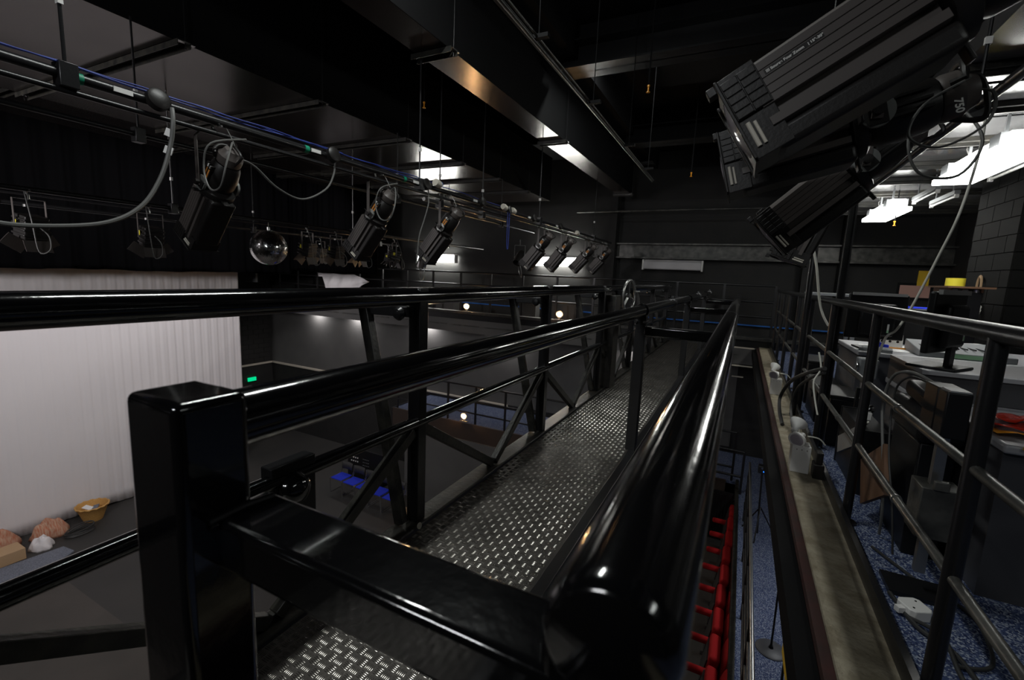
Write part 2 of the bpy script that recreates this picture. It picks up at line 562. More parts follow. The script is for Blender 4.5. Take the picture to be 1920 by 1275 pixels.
MB().cyl(H((-.63, .37, -.223)), H((-.63, 11.6, -.223)), .042, n=32).build('handrail', 'gloss', hr)
MB().lathe([(.001, 11.6), (.045, 11.6), (.045, .262), (.0435, .253), (.040, .247), (.036, .244), (.001, .244)], 40, rot=rx(R(-90)), at=H((-.051, 0, -.222))).build('outrigger_pipe', 'gloss', hr)
wbox(-.692, -.575, .28, .372, GZ - .3, -.17, hr).build('end_post', 'gloss', hr, bevel=.012, seg=4)
wbox(-.125, -.028, .322, .40, -.75, -.30, hr).build('end_bracket', 'gloss', hr, bevel=.014, seg=4)
for i, y in enumerate((.365, 3.35, 6.45, 9.4)):
    wbox(-.60, -.10, y - .045, y + .045, -.402, -.332, hr).build('cross_member', 'gloss', hr, bevel=.010, seg=4)
    if i:
        wbox(-.668, -.592, y - .035, y + .035, GZ + .03, -.25, hr).build('post', 'satin', hr, bevel=.005)
        wbox(-.10, -.03, y - .03, y + .03, -.42, -.26, hr).build('pipe_bracket', 'satin', hr, bevel=.005)
        for s in (-1, 1):
            MB().cyl(H((-.63 + s * .03, y - .06, -.30)), H((-.63 + s * .03, y + .055, -.30)), .010, n=10).build('bolt', 'chrome', hr)
        MB().lathe([(.0425, -.02), (.05, -.02), (.05, .02), (.0425, .02)], 24, rot=rx(R(90)), at=H((-.63, y, -.223)), closed=True).build('saddle', 'gloss', hr)
for y in (4.9, 7.9, 10.6):
    for x, z in ((-.63, -.223),):
        MB().lathe([(.0425, -.02), (.051, -.02), (.051, .02), (.0425, .02)], 24, rot=rx(R(90)), at=H((x, y, z)), closed=True).box(-.012, .012, -.02, .02, .045, .07, at=H((x, y, z))).build('clamp', 'chrome', hr)
for y in (3.2, 4.7, 6.3, 7.2, 8.5):
    MB().lathe([(.0455, -.012), (.0475, -.012), (.0475, .012), (.0455, .012)], 24, rot=rx(R(90)), at=H((-.051, y, -.222)), closed=True).build('tape_band', 'satin', hr)
# weld beads at the near end
MB().tube([H(p) for p in ((-.60, .318, -.333), (-.585, .318, -.333), (-.57, .316, -.34))], .006, 8).tube([H(p) for p in ((-.574, .31, -.33), (-.574, .36, -.328), (-.574, .40, -.332))], .005, 8).build('weld_bead', 'satin', hr)

# winch handwheel
hw = thing('handwheel', 'silver spoked handwheel on the thick winch post', 'wheel', (-1.255, 5.65, -.205), R(-9))
g = MB()
ring = [(0.015, .19 * math.cos(a), .19 * math.sin(a)) for a in [2 * math.pi * k / 40 for k in range(41)]]
g.tube(ring, .016, 10)
g.build('rim', 'steel', hw)
for k in range(3):
    a = R(100 + 120 * k)
    MB().bar((0.01, 0, 0), (0.015, .185 * math.cos(a), .185 * math.sin(a)), .03, .014).build('spoke', 'steel', hw, bevel=.003)
MB().cyl((-.04, 0, 0), (.035, 0, 0), .03).build('hub', 'steel', hw)
MB().cyl((.015, .17, .05), (.09, .17, .05), .012).build('crank_handle', 'steel', hw)
MB().box(-.10, -.02, -.14, .1, -.06, .06).build('bearing_block', 'satin', hw)

# ------------------------------------------------------------------ right gallery railing
gr = thing('gallery_railing', 'black tubular guard railing along the right gallery ledge', 'railing', (.65, 1.73, GZ))
def G(p): return L(p, gr)


MB().cyl(G((.65, -.8, -.105)), G((.65, 10.5, -.105)), .027, n=24).build('top_rail', 'satin', gr)
gy = [.45, 1.73, 3.0, 4.27, 5.5, 6.7, 7.9, 9.1, 10.3]
for i, y in enumerate(gy):
    MB().cyl(G((.65, y, GZ)), G((.65, y, -.115)), .0235, n=20).build('post', 'satin', gr)
    MB().lathe([(.001, 0), (.05, 0), (.05, .01), (.001, .01)], 16, at=G((.65, y, GZ))).build('foot_flange', 'satin', gr)
    if i + 1 < len(gy):
        y1 = gy[i + 1]
        for z in (-.50, -.845):
            MB().cyl(G((.65, y + .02, z)), G((.65, y1 - .02, z)), .016, n=14).build('mid_rail', 'oldtube', gr)
            ym = y + (y1 - y) * (.56 if z > -.6 else .44)
            MB().lathe([(.0165, -.006), (.0195, -.006), (.0195, .006), (.0165, .006)], 16, rot=rx(R(90)), at=G((.65, ym, z)), closed=True).build('collar', 'steel', gr)
pl = tag(MB().box(-.025, -.015, -.018, .018, 0, 2.3).box(.015, .025, -.018, .018, 0, 2.3).box(-.015, .015, .008, .018, 0, 2.3).build('channel_post', 'satin', loc=(.69, 4.36, GZ)), 'tall thin black slotted channel post rising behind the gallery rail', 'post')
o = MB().cyl((0, 0, 0), (0, 0, 1.95), .028, n=16).build('vertical_pipe', 'satin', loc=(.57, 5.2, GZ))
tag(o, 'second dark upright pipe just outside the gallery railing', 'pipe')
o = MB().cyl((0, 0, 0), (0, 0, 1.7), .025, n=16).build('vertical_pipe', 'satin', loc=(2.75, 8.4, -.35))
tag(o, 'grey pipe standing in front of the brick pier on the right gallery', 'pipe')
MB().tube([(0, 0, 1.7), (0, 0, 1.78), (.04, 0, 1.83), (.25, 0, 1.85)], .025, 12).build('elbow', 'satin', o)


# ------------------------------------------------------------------ fluorescent fixtures
def fixture(loc, L_, axis, m, label, group=None, w=.16, h=.11, name='batten_light'):
    t = thing(name, label, 'light', loc, 0 if axis == 'x' else R(90), group)
    MB().box(-L_ / 2, L_ / 2, -w / 2, w / 2, .0, h).build('diffuser', m, t, bevel=.012, seg=3)
    for s in (-1, 1):
        MB().box(s * L_ / 2 - .015, s * L_ / 2 + .015, -w / 2 - .006, w / 2 + .006, -.006, h + .006).build('end_cap', 'white' if m == 'off' else 'rackgrey', t, bevel=.004)
    MB().box(-L_ / 2, L_ / 2, -w / 2 + .02, w / 2 - .02, h, h + .03).build('spine', 'rackgrey', t)
    return t


def wallfix(x0, x1, m, label):
    t = thing('wall_batten_light', label, 'light', ((x0 + x1) / 2, 11.90, .265))
    w = (x1 - x0) / 2
    MB().box(-w, w, -.14, 0, 0, .20).build('diffuser', m, t, bevel=.03, seg=3)
    for s in (-1, 1):
        MB().box(s * w - .02, s * w + .02, -.155, .01, -.02, .235).build('end_cap', 'white', t, bevel=.006)
    MB().box(-w, w, -.02, .03, .2, .24).build('spine', 'white', t)


wallfix(-2.30, -.92, 'off', 'unlit white batten light on the far wall below the steel beam')
wallfix(-5.25, -3.95, 'tube', 'glaring lit batten light on the far wall behind the group of four spotlights')
wallfix(-9.4, -7.95, 'tube', 'glaring lit batten light on the far wall nearer the disco ball')
def galfix(y0, y1, label):
    t = thing('gallery_batten_light', label, 'light', (1.66, (y0 + y1) / 2, 1.10))
    a = (y1 - y0) / 2
    MB().box(-.02, .30, -a, a, 0, .055).build('diffuser', 'tubeR', t, bevel=.008)
    MB().box(.06, .22, -a, a, .055, .16).build('reflector_box', 'tubeR', t)
    for s in (-1, 1):
        MB().box(.02, .26, s * (a - .16) - .09, s * (a - .16) + .09, .055, .17).build('control_gear', 'rackgrey', t)
        MB().box(.13, .15, s * a * .5 - .01, s * a * .5 + .01, .16, .37).build('drop_rod', 'rackgrey', t)
    MB().tube([(.1, .2, .17), (.1, .3, .26), (.14, .42, .3), (.14, .5, .37)], .005, 6, smooth=4).build('flex', 'white', t)


galfix(5.0, 6.35, 'nearer lit batten light hanging under the right gallery ceiling')
galfix(8.2, 9.5, 'farther lit batten light hanging under the right gallery ceiling')
for i, (x, y, l) in enumerate(((2.25, 6.2, 1.3), (2.7, 6.6, 1.2), (2.0, 7.9, .9), (2.3, 8.3, .9))):
    t = thing('unlit_tube_light', ['slim unlit tube light right of the nearer lit batten', 'outermost slim unlit tube light near the brick pier', 'slim unlit tube light beside the farther lit batten', 'slim unlit tube light in front of the brick pier top'][i], 'light', (x, y, 1.25))
    MB().box(-.03, .03, -l / 2, l / 2, 0, .05).build('spine', 'rackgrey', t, bevel=.003)
    MB().cyl((0, -l / 2 + .03, -.022), (0, l / 2 - .03, -.022), .014, n=12).build('lamp_tube', 'white', t)
    for s in (-1, 1):
        MB().box(-.02, .02, s * (l / 2 - .015) - .015, s * (l / 2 - .015) + .015, -.045, 0).build('end_holder', 'white', t)
        MB().box(-.006, .006, s * l / 3 - .006, s * l / 3 + .006, .05, .2).build('drop_rod', 'rackgrey', t)

# wall washers under the upper far gallery
for i, x in enumerate((-14.1, -12.1, -9.0, -6.0, -2.2)):
    t = thing('soffit_light', ['lit soffit light washing the grey wall near the left corner', 'second lit soffit light from the left corner', 'lit soffit light above the grey wall at centre', 'fourth lit soffit light from the left corner', 'soffit light nearest the bridge end'][i], 'light', (x, 11.70, GZ - .42))
    MB().box(-.22, .22, -.05, .05, 0, .1).build('housing', 'satin', t)
    d = bpy.data.lights.new('soffit_glow', 'AREA')
    d.shape = 'RECTANGLE'
    d.size, d.size_y = .42, .08
    d.energy = 14 if i < 3 else 11
    d.color = (1, .96, .95)
    o = bpy.data.objects.new('soffit_glow', d)
    C.objects.link(o)
    o.parent = t
    o.location = (0, 0, -.01)
    o.rotation_euler = (R(15), 0, 0)


# warm lamps on the far galleries
def warm(loc, label):
    t = thing('bulkhead_lamp', label, 'lamp', loc)
    MB().lathe([(.001, -.06), (.05, -.055), (.085, -.03), (.09, .0), (.09, .01)], 20, rot=rx(R(90)), at=(0, 0, 0)).build('reflector', 'steel', t)
    MB().lathe([(.001, .05), (.03, .045), (.055, .02), (.06, 0)], 16, rot=rx(R(90)), at=(0, 0, 0)).build('bulb', 'warm', t)
    d = bpy.data.lights.new('lamp_spill', 'POINT')
    d.energy = 2.5
    d.color = (1, .55, .25)
    d.shadow_soft_size = .05
    lo = bpy.data.objects.new('lamp_spill', d)
    C.objects.link(lo)
    lo.parent = t
    lo.location = (-.12, -.07, 0)
    MB().box(-.015, .015, -.015, .045, -.13, -.05).box(-.12, .12, -.03, .05, -.145, -.125).build('bracket', 'steel', t)


warm((-6.62, 10.42, -.93), 'glowing warm round lamp on the upper far gallery edge nearer the disco ball side')
warm((-3.93, 10.42, -.93), 'glowing warm round lamp on the upper far gallery edge nearer the handwheel')
warm((-6.35, 10.02, -3.86), 'glowing warm round lamp on the lower far gallery edge')

# far gallery railings
def far_rail(name, label, x0, x1, y, z0, zs, n):
    t = thing(name, label, 'railing', (x0, y, z0))
    for z in zs:
        MB().cyl((0, 0, z - z0), (x1 - x0, 0, z - z0), .022, n=12).build('rail', 'satin', t)
    for k in range(n + 1):
        x = (x1 - x0) * k / n
        MB().box(x - .022, x + .022, -.022, .022, 0, zs[0] - z0).build('post', 'satin', t)
    return t


far_rail('far_gallery_railing', 'black railing along the upper far gallery under the lit battens', -14.5, .6, 10.62, GZ, (-.02, -.35, -.66), 16)
far_rail('lower_gallery_railing', 'black railing in front of the blue carpet of the lower far gallery', -8.8, .2, 10.2, LZ - .04, (-3.05, -3.45, -3.8), 10)
o = MB().box(-9.0, 2.2, 11.86, 11.93, -.96, -.932).build('cable_tray', 'blue')
tag(o, 'long bright blue strip along the foot of the far wall', 'strip')
# panels and cabinets standing on the upper far gallery
for i, (x, w, h) in enumerate(((-5.2, .5, .8), (-4.2, .8, .6), (-3.1, .5, .9), (-7.9, .7, .55), (-11.9, .5, .9))):
    o = MB().box(-w / 2, w / 2, -.15, .15, 0, h).box(-w / 2 + .03, w / 2 - .03, -.165, -.15, .04, h - .04).build('equipment_cabinet', 'greywall', loc=(x, 11.4, GZ), bevel=.008)
    tag(o, ['dark cabinet on the far gallery just behind the bridge top rail end', 'wide low dark cabinet on the far gallery below the right lit batten', 'tall dark cabinet on the far gallery near the handwheel', 'low dark cabinet on the far gallery below the left lit batten', 'dark cabinet on the far gallery below the black drapes'][i], 'cabinet')
o = MB().box(-.28, .28, -.04, .04, -.35, 0).box(-.04, .04, -.06, -.04, -.2, -.14).build('control_box', 'rackgrey', loc=(-15.7, 10.4, -.35), bevel=.01)
tag(o, 'small grey control box hanging just right of the white cloth top', 'box')
# bunched white cloth over the far gallery rail
g = MB()
vs, fs = [], []
nx = 26
prof = [(-12.45, -.22, -.34), (-12.1, -.22, -.30), (-12.0, -.22, -.98), (-11.1, -.23, -.98), (-10.25, -.40, -.98)]
top = lambda u: -.24 if u < .75 else -.24 - (u - .75) / .25 * .18
bot = lambda u: (-.36 if u < .12 else -.86) if u < .62 else -.86 + (u - .62) / .38 * .42
for a in range(nx + 1):
    u = a / nx
    x = -12.45 + 2.2 * u
    for b in range(7):
        w = b / 6
        z = top(u) * (1 - w) + bot(u) * w
        y = 10.5 + .03 * math.sin(u * 30 + w * 3) + .02 * math.sin(w * 9)
        vs.append((x, y, z))
for a in range(nx):
    for b in range(6):
        k = a * 7 + b
        fs.append((k, k + 7, k + 8, k + 1))
g.add(vs, fs)
o = g.build('white_cloth', 'cyc')
m_ = o.modifiers.new('thick', 'SOLIDIFY')
m_.thickness = .01
tag(o, 'crumpled white cloth hung over the far gallery rail under the black drapes', 'cloth')


# ------------------------------------------------------------------ drapes and cyclorama
def drape(name, m, p0, p1, z0, z1, amp, freq, label, cat, step=.04, hem=0., seed=1):
    rnd = random.Random(seed)
    p0, p1 = Vector(p0), Vector(p1)
    d = p1 - p0
    n = int(d.length / step)
    d.normalize()
    nn = Vector((-d.y, d.x, 0))
    ph = [rnd.uniform(0, 6.28) for _ in range(8)]
    zs = [0, .04, .25, .5, .75, 1]
    vs, fs = [], []
    for a in range(n + 1):
        s = a * step
        env = .74 + .26 * math.sin(s * .9 + ph[0])
        w = amp * env * (math.sin(freq * s + ph[1] + 1.3 * math.sin(s * 1.7 + ph[2])) * .6 + .4 * math.sin(freq * 2.3 * s + ph[3]))
        hz = hem * (math.sin(s * 2.1 + ph[4]) + .6 * math.sin(s * 6.7 + ph[5]))
        for t in zs:
            ww = w * (1 - .3 * t) + (amp * .5 * math.sin(s * 3 + ph[6]) if t == 0 else 0)
            p = p0 + d * s + nn * ww
            vs.append((p.x, p.y, z0 + (z1 - z0) * t + (hz if t == 0 else 0)))
    k = len(zs)
    for a in range(n):
        for b in range(k - 1):
            i = a * k + b
            fs.append((i, i + k, i + k + 1, i + 1))
    g = MB().add(vs, fs)
    o = g.build(name, m, angle=180)
    sm = o.modifiers.new('thick', 'SOLIDIFY')
    sm.thickness = .006
    return tag(o, label, cat)


drape('cyclorama_cloth', 'cyc', (-14.7, .5, 0), (-14.7, 9.26, 0), FZ + .03, 1.2, .020, 27, 'large white cloth hanging behind the stage floor', 'curtain', .03, .02, 3)
drape('border_drape', 'drape', (-13.4, .5, 0), (-13.4, 10.2, 0), -.33, 2.9, .10, 11, 'long black drape hanging in front of the white cloth top', 'curtain', .05, .012, 5)
drape('leg_drape', 'drape', (-13.4, 10.2, 0), (-9.7, 10.3, 0), -.22, 2.9, .09, 12, 'black drape hanging across the far end above the crumpled cloth', 'curtain', .05, .02, 8)

# ------------------------------------------------------------------ ducts and ceiling steel
def duct(name, label, x0, x1, y0, y1, z0, z1, hang, over=.06):
    t = thing(name, label, 'duct', ((x0 + x1) / 2, y0, z0))
    l = t.location
    cuts = [y0] + [h for h in hang if y0 + .1 < h < y1 - .1] + [y1]
    MB().box(x0 - l.x, x1 - l.x, 0, y1 - y0, .004, z1 - z0).build('casing', 'ductside', t)
    for a, b in zip(cuts[:-1], cuts[1:]):
        MB().box(x0 - l.x + .002, x1 - l.x - .002, a - y0 + .01, b - y0 - .01, 0, .004).build('underside_panel', 'duct', t)
    for h in hang:
        for dy in (0, .1):
            q = MB().box(x0 - l.x - over, x1 - l.x + over, h + dy - y0 - .022, h + dy - y0 + .022, -.008, -.003).box(x0 - l.x - over, x1 - l.x + over, h + dy - y0 - .022, h + dy - y0 - .017, -.05, -.008).build('hanger_angle', 'worn', t)
        for x in (x0 - over + .02, x1 + over - .02):
            MB().cyl((x - l.x, h - y0 + .05, -.06), (x - l.x, h - y0 + .05, TOP - z0), .005, n=8).build('drop_rod', 'satin', t)
            MB().box(x - l.x - .02, x - l.x + .02, h - y0 - .02, h - y0 + .12, -.012, -.002).build('hanger_nut', 'steel', t)
    return t


duct('narrow_duct', 'narrow duct with a glossy underside overhead at centre', -2.93, -2.58, .6, 11.2, 1.98, 2.75, (3.62, 6.55, 11.0), .05)
duct('wide_duct', 'wide flat duct with stepped underside panels above the left lighting bars', -7.6, -4.42, .2, 10.6, 1.80, 2.8, (2.35, 3.75, 5.2, 6.6, 7.9, 9.2))
duct('side_duct', 'dark duct higher up at the left edge beyond the wide duct', -10.3, -8.2, .4, 9.0, 2.1, 2.9, (2.6, 5.2, 7.6))
for (x0, x1, y, z, lb) in ((-2.35, 1.0, 5.65, 2.55, 'grey underside of the steel beam crossing the ceiling at centre'), (-2.3, 1.0, 8.9, 2.5, 'second dark steel beam crossing the ceiling toward the far wall')):
    o = MB().box(x0, x1, y, y + .36, z, z + .02).box(x0, x1, y + .17, y + .19, z, TOP).box(x0, x1, y, y + .36, z + .3, z + .32).build('ceiling_beam', 'satin' if y < 6 else 'ductside')
    tag(o, lb, 'beam', kind='structure')
o = MB().box(-2.5, -2.15, -1, 11.9, 2.7, TOP).build('ceiling_downstand', 'ductside')
tag(o, 'dark ceiling downstand running beside the narrow duct', 'beam', kind='structure')
cp = thing('conduit_pipe', 'thin grey conduit pipe running along the dark ceiling at centre', 'pipe', (-1.35, 1.5, 1.5))
MB().cyl((0, -1, 0), (-.12, 6.2, .06), .014, n=10).cyl((.035, -1, .01), (-.10, 6.2, .07), .008, n=8).build('tube', 'oldtube', cp)
for y in (1.4, 2.6, 4.0, 5.2):
    MB().box(-.05, .07, y - .02, y + .02, .015, .04).cyl((0, y, .03), (0, y, 1.6), .004, n=6).build('hanger', 'ductside', cp)
o = MB().cyl((-3.95, 11.3, 1.62), (2.2, 11.3, 1.62), .024, n=12).build('cross_bar', 'oldtube')
tag(o, 'long thin horizontal bar high before the far wall', 'bar')
for i, (x, y, z) in enumerate(((-1.05, 4.9, 1.85), (-3.6, 4.6, 1.9), (-.95, 8.2, 1.7), (1.9, 8.7, .95))):
    t = thing('sprinkler_head', ['small brass sprinkler head hanging from the dark ceiling at centre', 'small brass sprinkler head between the two ducts', 'small brass sprinkler head near the far wall', 'small brass sprinkler head beyond the farther lit gallery batten'][i], 'sprinkler', (x, y, z))
    MB().lathe([(.001, 0), (.02, 0), (.02, .006), (.008, .01), (.008, .05), (.014, .055), (.014, .07), (.001, .07)], 12).build('head', 'amber', t)
    MB().cyl((0, 0, .07), (0, 0, (TOP if x < 1 else 1.47) - z), .008, n=8).build('feed_pipe', 'ductside', t)

# ------------------------------------------------------------------ lighting bars
def lbar(name, label, x, z, y0, y1, rods, ztop, r=.024, cat='bar'):
    t = thing(name, label, cat, (x, y0, z))
    MB().cyl((0, 0, 0), (0, y1 - y0, 0), r, n=16).build('tube', 'satin', t)
    for y in rods:
        MB().cyl((0, y - y0, 0), (0, y - y0, ztop - z), .008, n=8).build('drop_rod', 'satin', t)
        MB().box(-.04, .04, y - y0 - .035, y - y0 + .035, -.06, .05).build('bar_clamp', 'satin', t, bevel=.004)
        MB().box(-.014, .014, y - y0 - .01, y - y0 + .01, .3, .335).build('rod_coupler', 'white', t)
    return t


b1 = lbar('lighting_bar', 'nearest long lighting bar with blue cables and green tape, above the left parapet', -2.9, .82, .1, 10.8, (1.06, 3.65, 6.55, 9.4), 1.98)
MB().cyl((0, .1, -.07), (0, 10.6, -.07), .014, n=10).build('lower_tube', 'satin', b1)
for y in (1.10, 2.36, 3.42, 5.6):
    MB().cyl((0, y - .1 - .018, 0), (0, y - .1 + .018, 0), .0262, n=16, cap=False).build('tape_band', 'green', b1)
for y in (1.42, 2.58, 3.72, 4.8, 5.5, 6.3, 7.4):
    q = MB().lathe([(.001, -.03), (.04, -.03), (.055, -.02), (.055, .02), (.04, .03), (.001, .03)], 20, rot=ry(R(75)), at=(.03, y - .1, .01)).build('outlet_box', 'lampblack', b1)
    MB().box(.02, .028, y - .29, y - .21, -.012, .012).build('number_label', 'white', b1)
for k, (a, b) in enumerate(((.0, 5.5), (.012, 3.9), (-.01, 2.6))):
    pts = []
    for i in range(40):
        y = i / 39 * b
        pts.append((a + .01 * math.sin(i * 1.3 + k), y, .034 + .006 * k + .012 * abs(math.sin(y * 1.9 + k))))
    MB().tube(pts, .004, 6).build('cable_run', 'bluecable', b1)
b2 = lbar('lighting_bar', 'second lighting bar, carrying the small spotlights and the disco ball', -5.8, .56, .2, 9.8, (1.0, 2.95, 5.6, 8.3), 1.8)
b3 = lbar('lighting_bar', 'third dark lighting bar, between the nearest and second bars', -4.35, .95, .2, 9.6, (2.0, 5.0, 8.0), 1.8, .02)
b4 = lbar('lighting_bar', 'short stub of bright bar just beyond the second big left spotlight', -3.35, .80, 4.3, 6.3, (4.6, 5.6), TOP, .022)
for c in b4.children:
    if c.name.startswith('tube'):
        c.data.materials[0] = M['steel']
b5 = lbar('lighting_bar', 'lighting bar above the rail at right, carrying the biggest spotlights', .355, 1.04, -1.2, 4.2, (-.6, 1.4, 3.9), TOP)
b6 = lbar('lighting_bar', 'bare diagonal-looking bar along the edge of the right gallery ceiling', .98, .96, -1.0, 7.2, (.2, 3.3, 6.6), 1.6)
b7 = lbar('lighting_bar', 'far lighting bar close to the black drapes', -8.2, .60, .5, 9.5, (2.2, 5.5, 8.8), 2.1)
MB().cyl((0, .0, .12), (0, 8.5, .12), .012, n=8).build('upper_tube', 'satin', b7)

# ------------------------------------------------------------------ profile spotlights
def barrel_section():
    """upper flank of five ribs, a recess, then a lower flange strip"""
    half = [(.055, .112), (.094, .092)]
    z = .092
    for k in range(5):
        half += [(.098, z - .001), (.098, z - .0205), (.0945, z - .0212), (.0945, z - .0222)]
        z -= .0222
    half += [(.072, z - .001), (.072, z - .028), (.099, z - .030), (.099, z - .052), (.06, z - .058)]
    return half + [(-a, b) for a, b in half[::-1]]


PARTS = {}
def spot_parts():
    P = PARTS
    def mk(key, mb, m, **k):
        o = mb.build(key, m, **k)
        C.objects.unlink(o)
        P[key] = o
    mk('lens_barrel', MB().prism(barrel_section(), -.42, -.075), 'lampgrey', angle=25)
    mk('barrel_tray', MB().box(-.43, -.06, -.084, .084, -.135, -.074), 'lampblack', bevel=.016, seg=3)
    g = MB().box(-.478, -.395, -.101, .101, -.015, .108).box(-.478, -.395, -.092, .092, -.128, -.015)
    for k in range(5):
        z = .0965 - (k + 1) * .0222
        for x0, x1 in ((-.476, -.438), (-.436, -.398)):
            g.box(x0, x1, -.1045, -.100, z + .001, z + .0212).box(x0, x1, .100, .1045, z + .001, z + .0212)
    g.box(-.45, -.415, -.03, .03, .105, .128)
    mk('lens_head', g, 'lampblack', bevel=.0015)
    mk('gel_frame_holder', MB().box(-.486, -.478, -.106, .106, -.135, -.122).box(-.486, -.478, -.106, -.096, -.135, .11).box(-.486, -.478, .096, .106, -.135, .11).box(-.50, -.478, -.02, .02, .11, .135), 'lampblack', bevel=.002)
    mk('gel_clip', MB().cyl((-.462, -.095, -.10), (-.462, -.095, -.03), .0055, n=12).cyl((-.448, -.095, -.10), (-.448, -.095, -.035), .004, n=12), 'cream')
    mk('lens', MB().lathe([(.001, .012), (.05, .008), (.085, 0), (.085, -.005), (.001, -.005)], 24, rot=ry(R(-90)), at=(-.479, 0, -.01)), 'lens')
    g = MB().lathe([(.001, -.02), (.112, -.02), (.118, -.01), (.118, .018), (.10, .03), (.001, .03)], 28, rot=ry(R(90)), at=(-.045, 0, 0))
    mk('shutter_ring', g, 'lampblack')
    for nm, bx in (('', (-.02, .02, .11, .17)), ('_b', (.11, .165, -.015, .015)), ('_c', (-.16, -.11, -.03, 0)), ('_d', (-.02, .02, -.165, -.11))):
        mk('shutter_handle' + nm, MB().box(-.055, -.045, *bx), 'lampblack', bevel=.003)
    g = MB().lathe([(.001, 0), (.078, 0), (.095, .03), (.098, .09), (.09, .16), (.078, .19), (.001, .19)], 28, rot=ry(R(90)), at=(-.01, 0, 0))
    for k in range(3):
        g.box(.0, .15, -.03 + k * .03 - .004, -.03 + k * .03 + .004, .088, .108)
        g.box(.0, .15, -.108, -.088, -.03 + k * .03 - .004, -.03 + k * .03 + .004)
    mk('reflector_housing', g, 'lampblack')
    g = MB().lathe([(.001, 0), (.072, 0), (.078, .012), (.078, .055), (.06, .075), (.05, .10), (.001, .105)], 24, rot=ry(R(90)), at=(.185, 0, 0))
    mk('lamp_cap', g, 'lampgrey')
    ring = [(.245 + .012 * math.cos(2 * a), .0 + .085 * math.sin(a), .085 * math.cos(a)) for a in [R(-75) + R(150) * k / 14 for k in range(15)]]
    mk('cap_handle', MB().tube([(.20, ring[0][1], ring[0][2])] + [(p[0], p[1] * 1.15, p[2] * 1.15) for p in ring] + [(.20, ring[-1][1], ring[-1][2])], .011, 8).tube([(.21, 0, -.07), (.29, 0, -.10), (.31, .0, -.05), (.30, 0, .04), (.22, 0, .07)], .009, 8, smooth=4), 'lampblack')
    mk('yoke_disc', MB().cyl((0, -.122, 0), (0, -.105, 0), .052, n=28), 'disc')
    mk('yoke_disc_b', MB().cyl((0, .105, 0), (0, .122, 0), .052, n=28), 'disc')
    mk('yoke_knob', MB().cyl((0, -.155, 0), (0, -.128, 0), .02, n=8).box(-.026, .026, -.129, -.122, -.045, .045), 'lampblack')
    mk('sticker', MB().box(.05, .11, -.1025, -.095, -.035, .02, rot=rx(R(-8))), 'orange')
    mk('sticker_small', MB().box(.12, .14, -.103, -.09, -.01, .025), 'white')
    g = MB()
    for s in (-1, 1):
        y = s * .134
        g.box(-.016, .016, y - .003, y + .003, -.02, .30)
    g.bar((0, -.134, .30), (0, -.10, .335), .032, .006).bar((0, .134, .30), (0, .10, .335), .032, .006).box(-.016, .016, -.10, .10, .332, .338)
    mk('yoke', g, 'lampgrey', bevel=.001)
    mk('hook_clamp', MB().tube([(0, 0, .335), (0, 0, .36), (-.03, 0, .375), (-.034, 0, .41), (0, 0, .432), (.034, 0, .415), (.034, 0, .40)], .009, 8, smooth=3).cyl((.03, 0, .385), (.07, 0, .385), .007, n=8), 'steel')
    mk('safety_wire', MB().tube([(.1, .02, .09), (.12, .06, .22), (.06, .05, .36), (.0, .03, .43), (-.03, .0, .42)], .003, 5, smooth=5), 'steel')
    mk('lamp_lead', MB().tube([(.27, 0, .02), (.36, -.06, -.05), (.30, -.16, -.22), (.16, -.18, -.28), (.08, -.17, -.18), (.14, -.16, -.04), (.28, -.13, .03), (.34, .12, .10)], .006, 6, smooth=6), 'greycable')


spot_parts()
TILTED = ('lens_barrel', 'barrel_tray', 'lens_head', 'gel_frame_holder', 'gel_clip', 'lens', 'shutter_ring', 'shutter_handle', 'shutter_handle_b', 'shutter_handle_c', 'shutter_handle_d', 'reflector_housing', 'lamp_cap', 'cap_handle', 'yoke_disc', 'yoke_disc_b', 'yoke_knob', 'sticker', 'sticker_small', 'lamp_lead')
UPRIGHT = ('yoke', 'hook_clamp', 'safety_wire')


def spotlight(loc, tilt, label, group=None, yaw=0, skip=(), scale=.88, bar=None, stretch=1.):
    t = thing('profile_spotlight', label, 'spotlight', loc, yaw, group)
    t.scale = (scale,) * 3
    made = {}
    for k in TILTED + UPRIGHT:
        if k in skip:
            continue
        o = PARTS[k].copy()
        o.name = k[:-2] if k[-2:] in ('_b', '_c', '_d') else k
        C.objects.link(o)
        o.parent = t
        if k in TILTED:
            o.rotation_euler = (0, -R(tilt), 0)
            if k not in ('yoke_disc', 'yoke_disc_b', 'yoke_knob'):
                o.scale.x = stretch
        elif bar:
            o.scale.z = (bar - loc[2]) / (.412 * scale)
        made[k] = o
    made['root'] = t
    return made


lf = 'big profile spotlights on the nearest left bar'
spotlight((-2.93, 1.75, .455), 50, 'big ribbed spotlight with orange label, nearest of those on the left bar', lf)
spotlight((-2.93, 3.12, .455), 50, 'second big ribbed spotlight along the left bar, right of the disco ball', lf)
spotlight((-2.93, 4.15, .455), 49, 'third big ribbed spotlight along the left bar, in front of a lit wall batten', lf, skip=('lamp_lead',))
spotlight((-2.93, 6.75, .455), 50, 'first of four distant spotlights before the right lit wall batten', lf, skip=('lamp_lead',))
spotlight((-2.93, 7.75, .455), 50, 'second of four distant spotlights, between the two halves of the glare', lf, skip=('lamp_lead',))
spotlight((-2.93, 9.1, .455), 48, 'third of four distant spotlights, just right of the wall glare', lf, skip=('lamp_lead',))
spotlight((-2.93, 10.3, .455), 48, 'last and smallest of the four distant spotlights', lf, skip=('lamp_lead',))
rg = 'big profile spotlights over the right side of the bridge'
A = spotlight((.37, 1.44, .680), 31, 'huge close ribbed spotlight with white lettering, overhead at right', rg, scale=.96, bar=1.04, stretch=1.10, skip=('lamp_lead', 'sticker', 'sticker_small'))
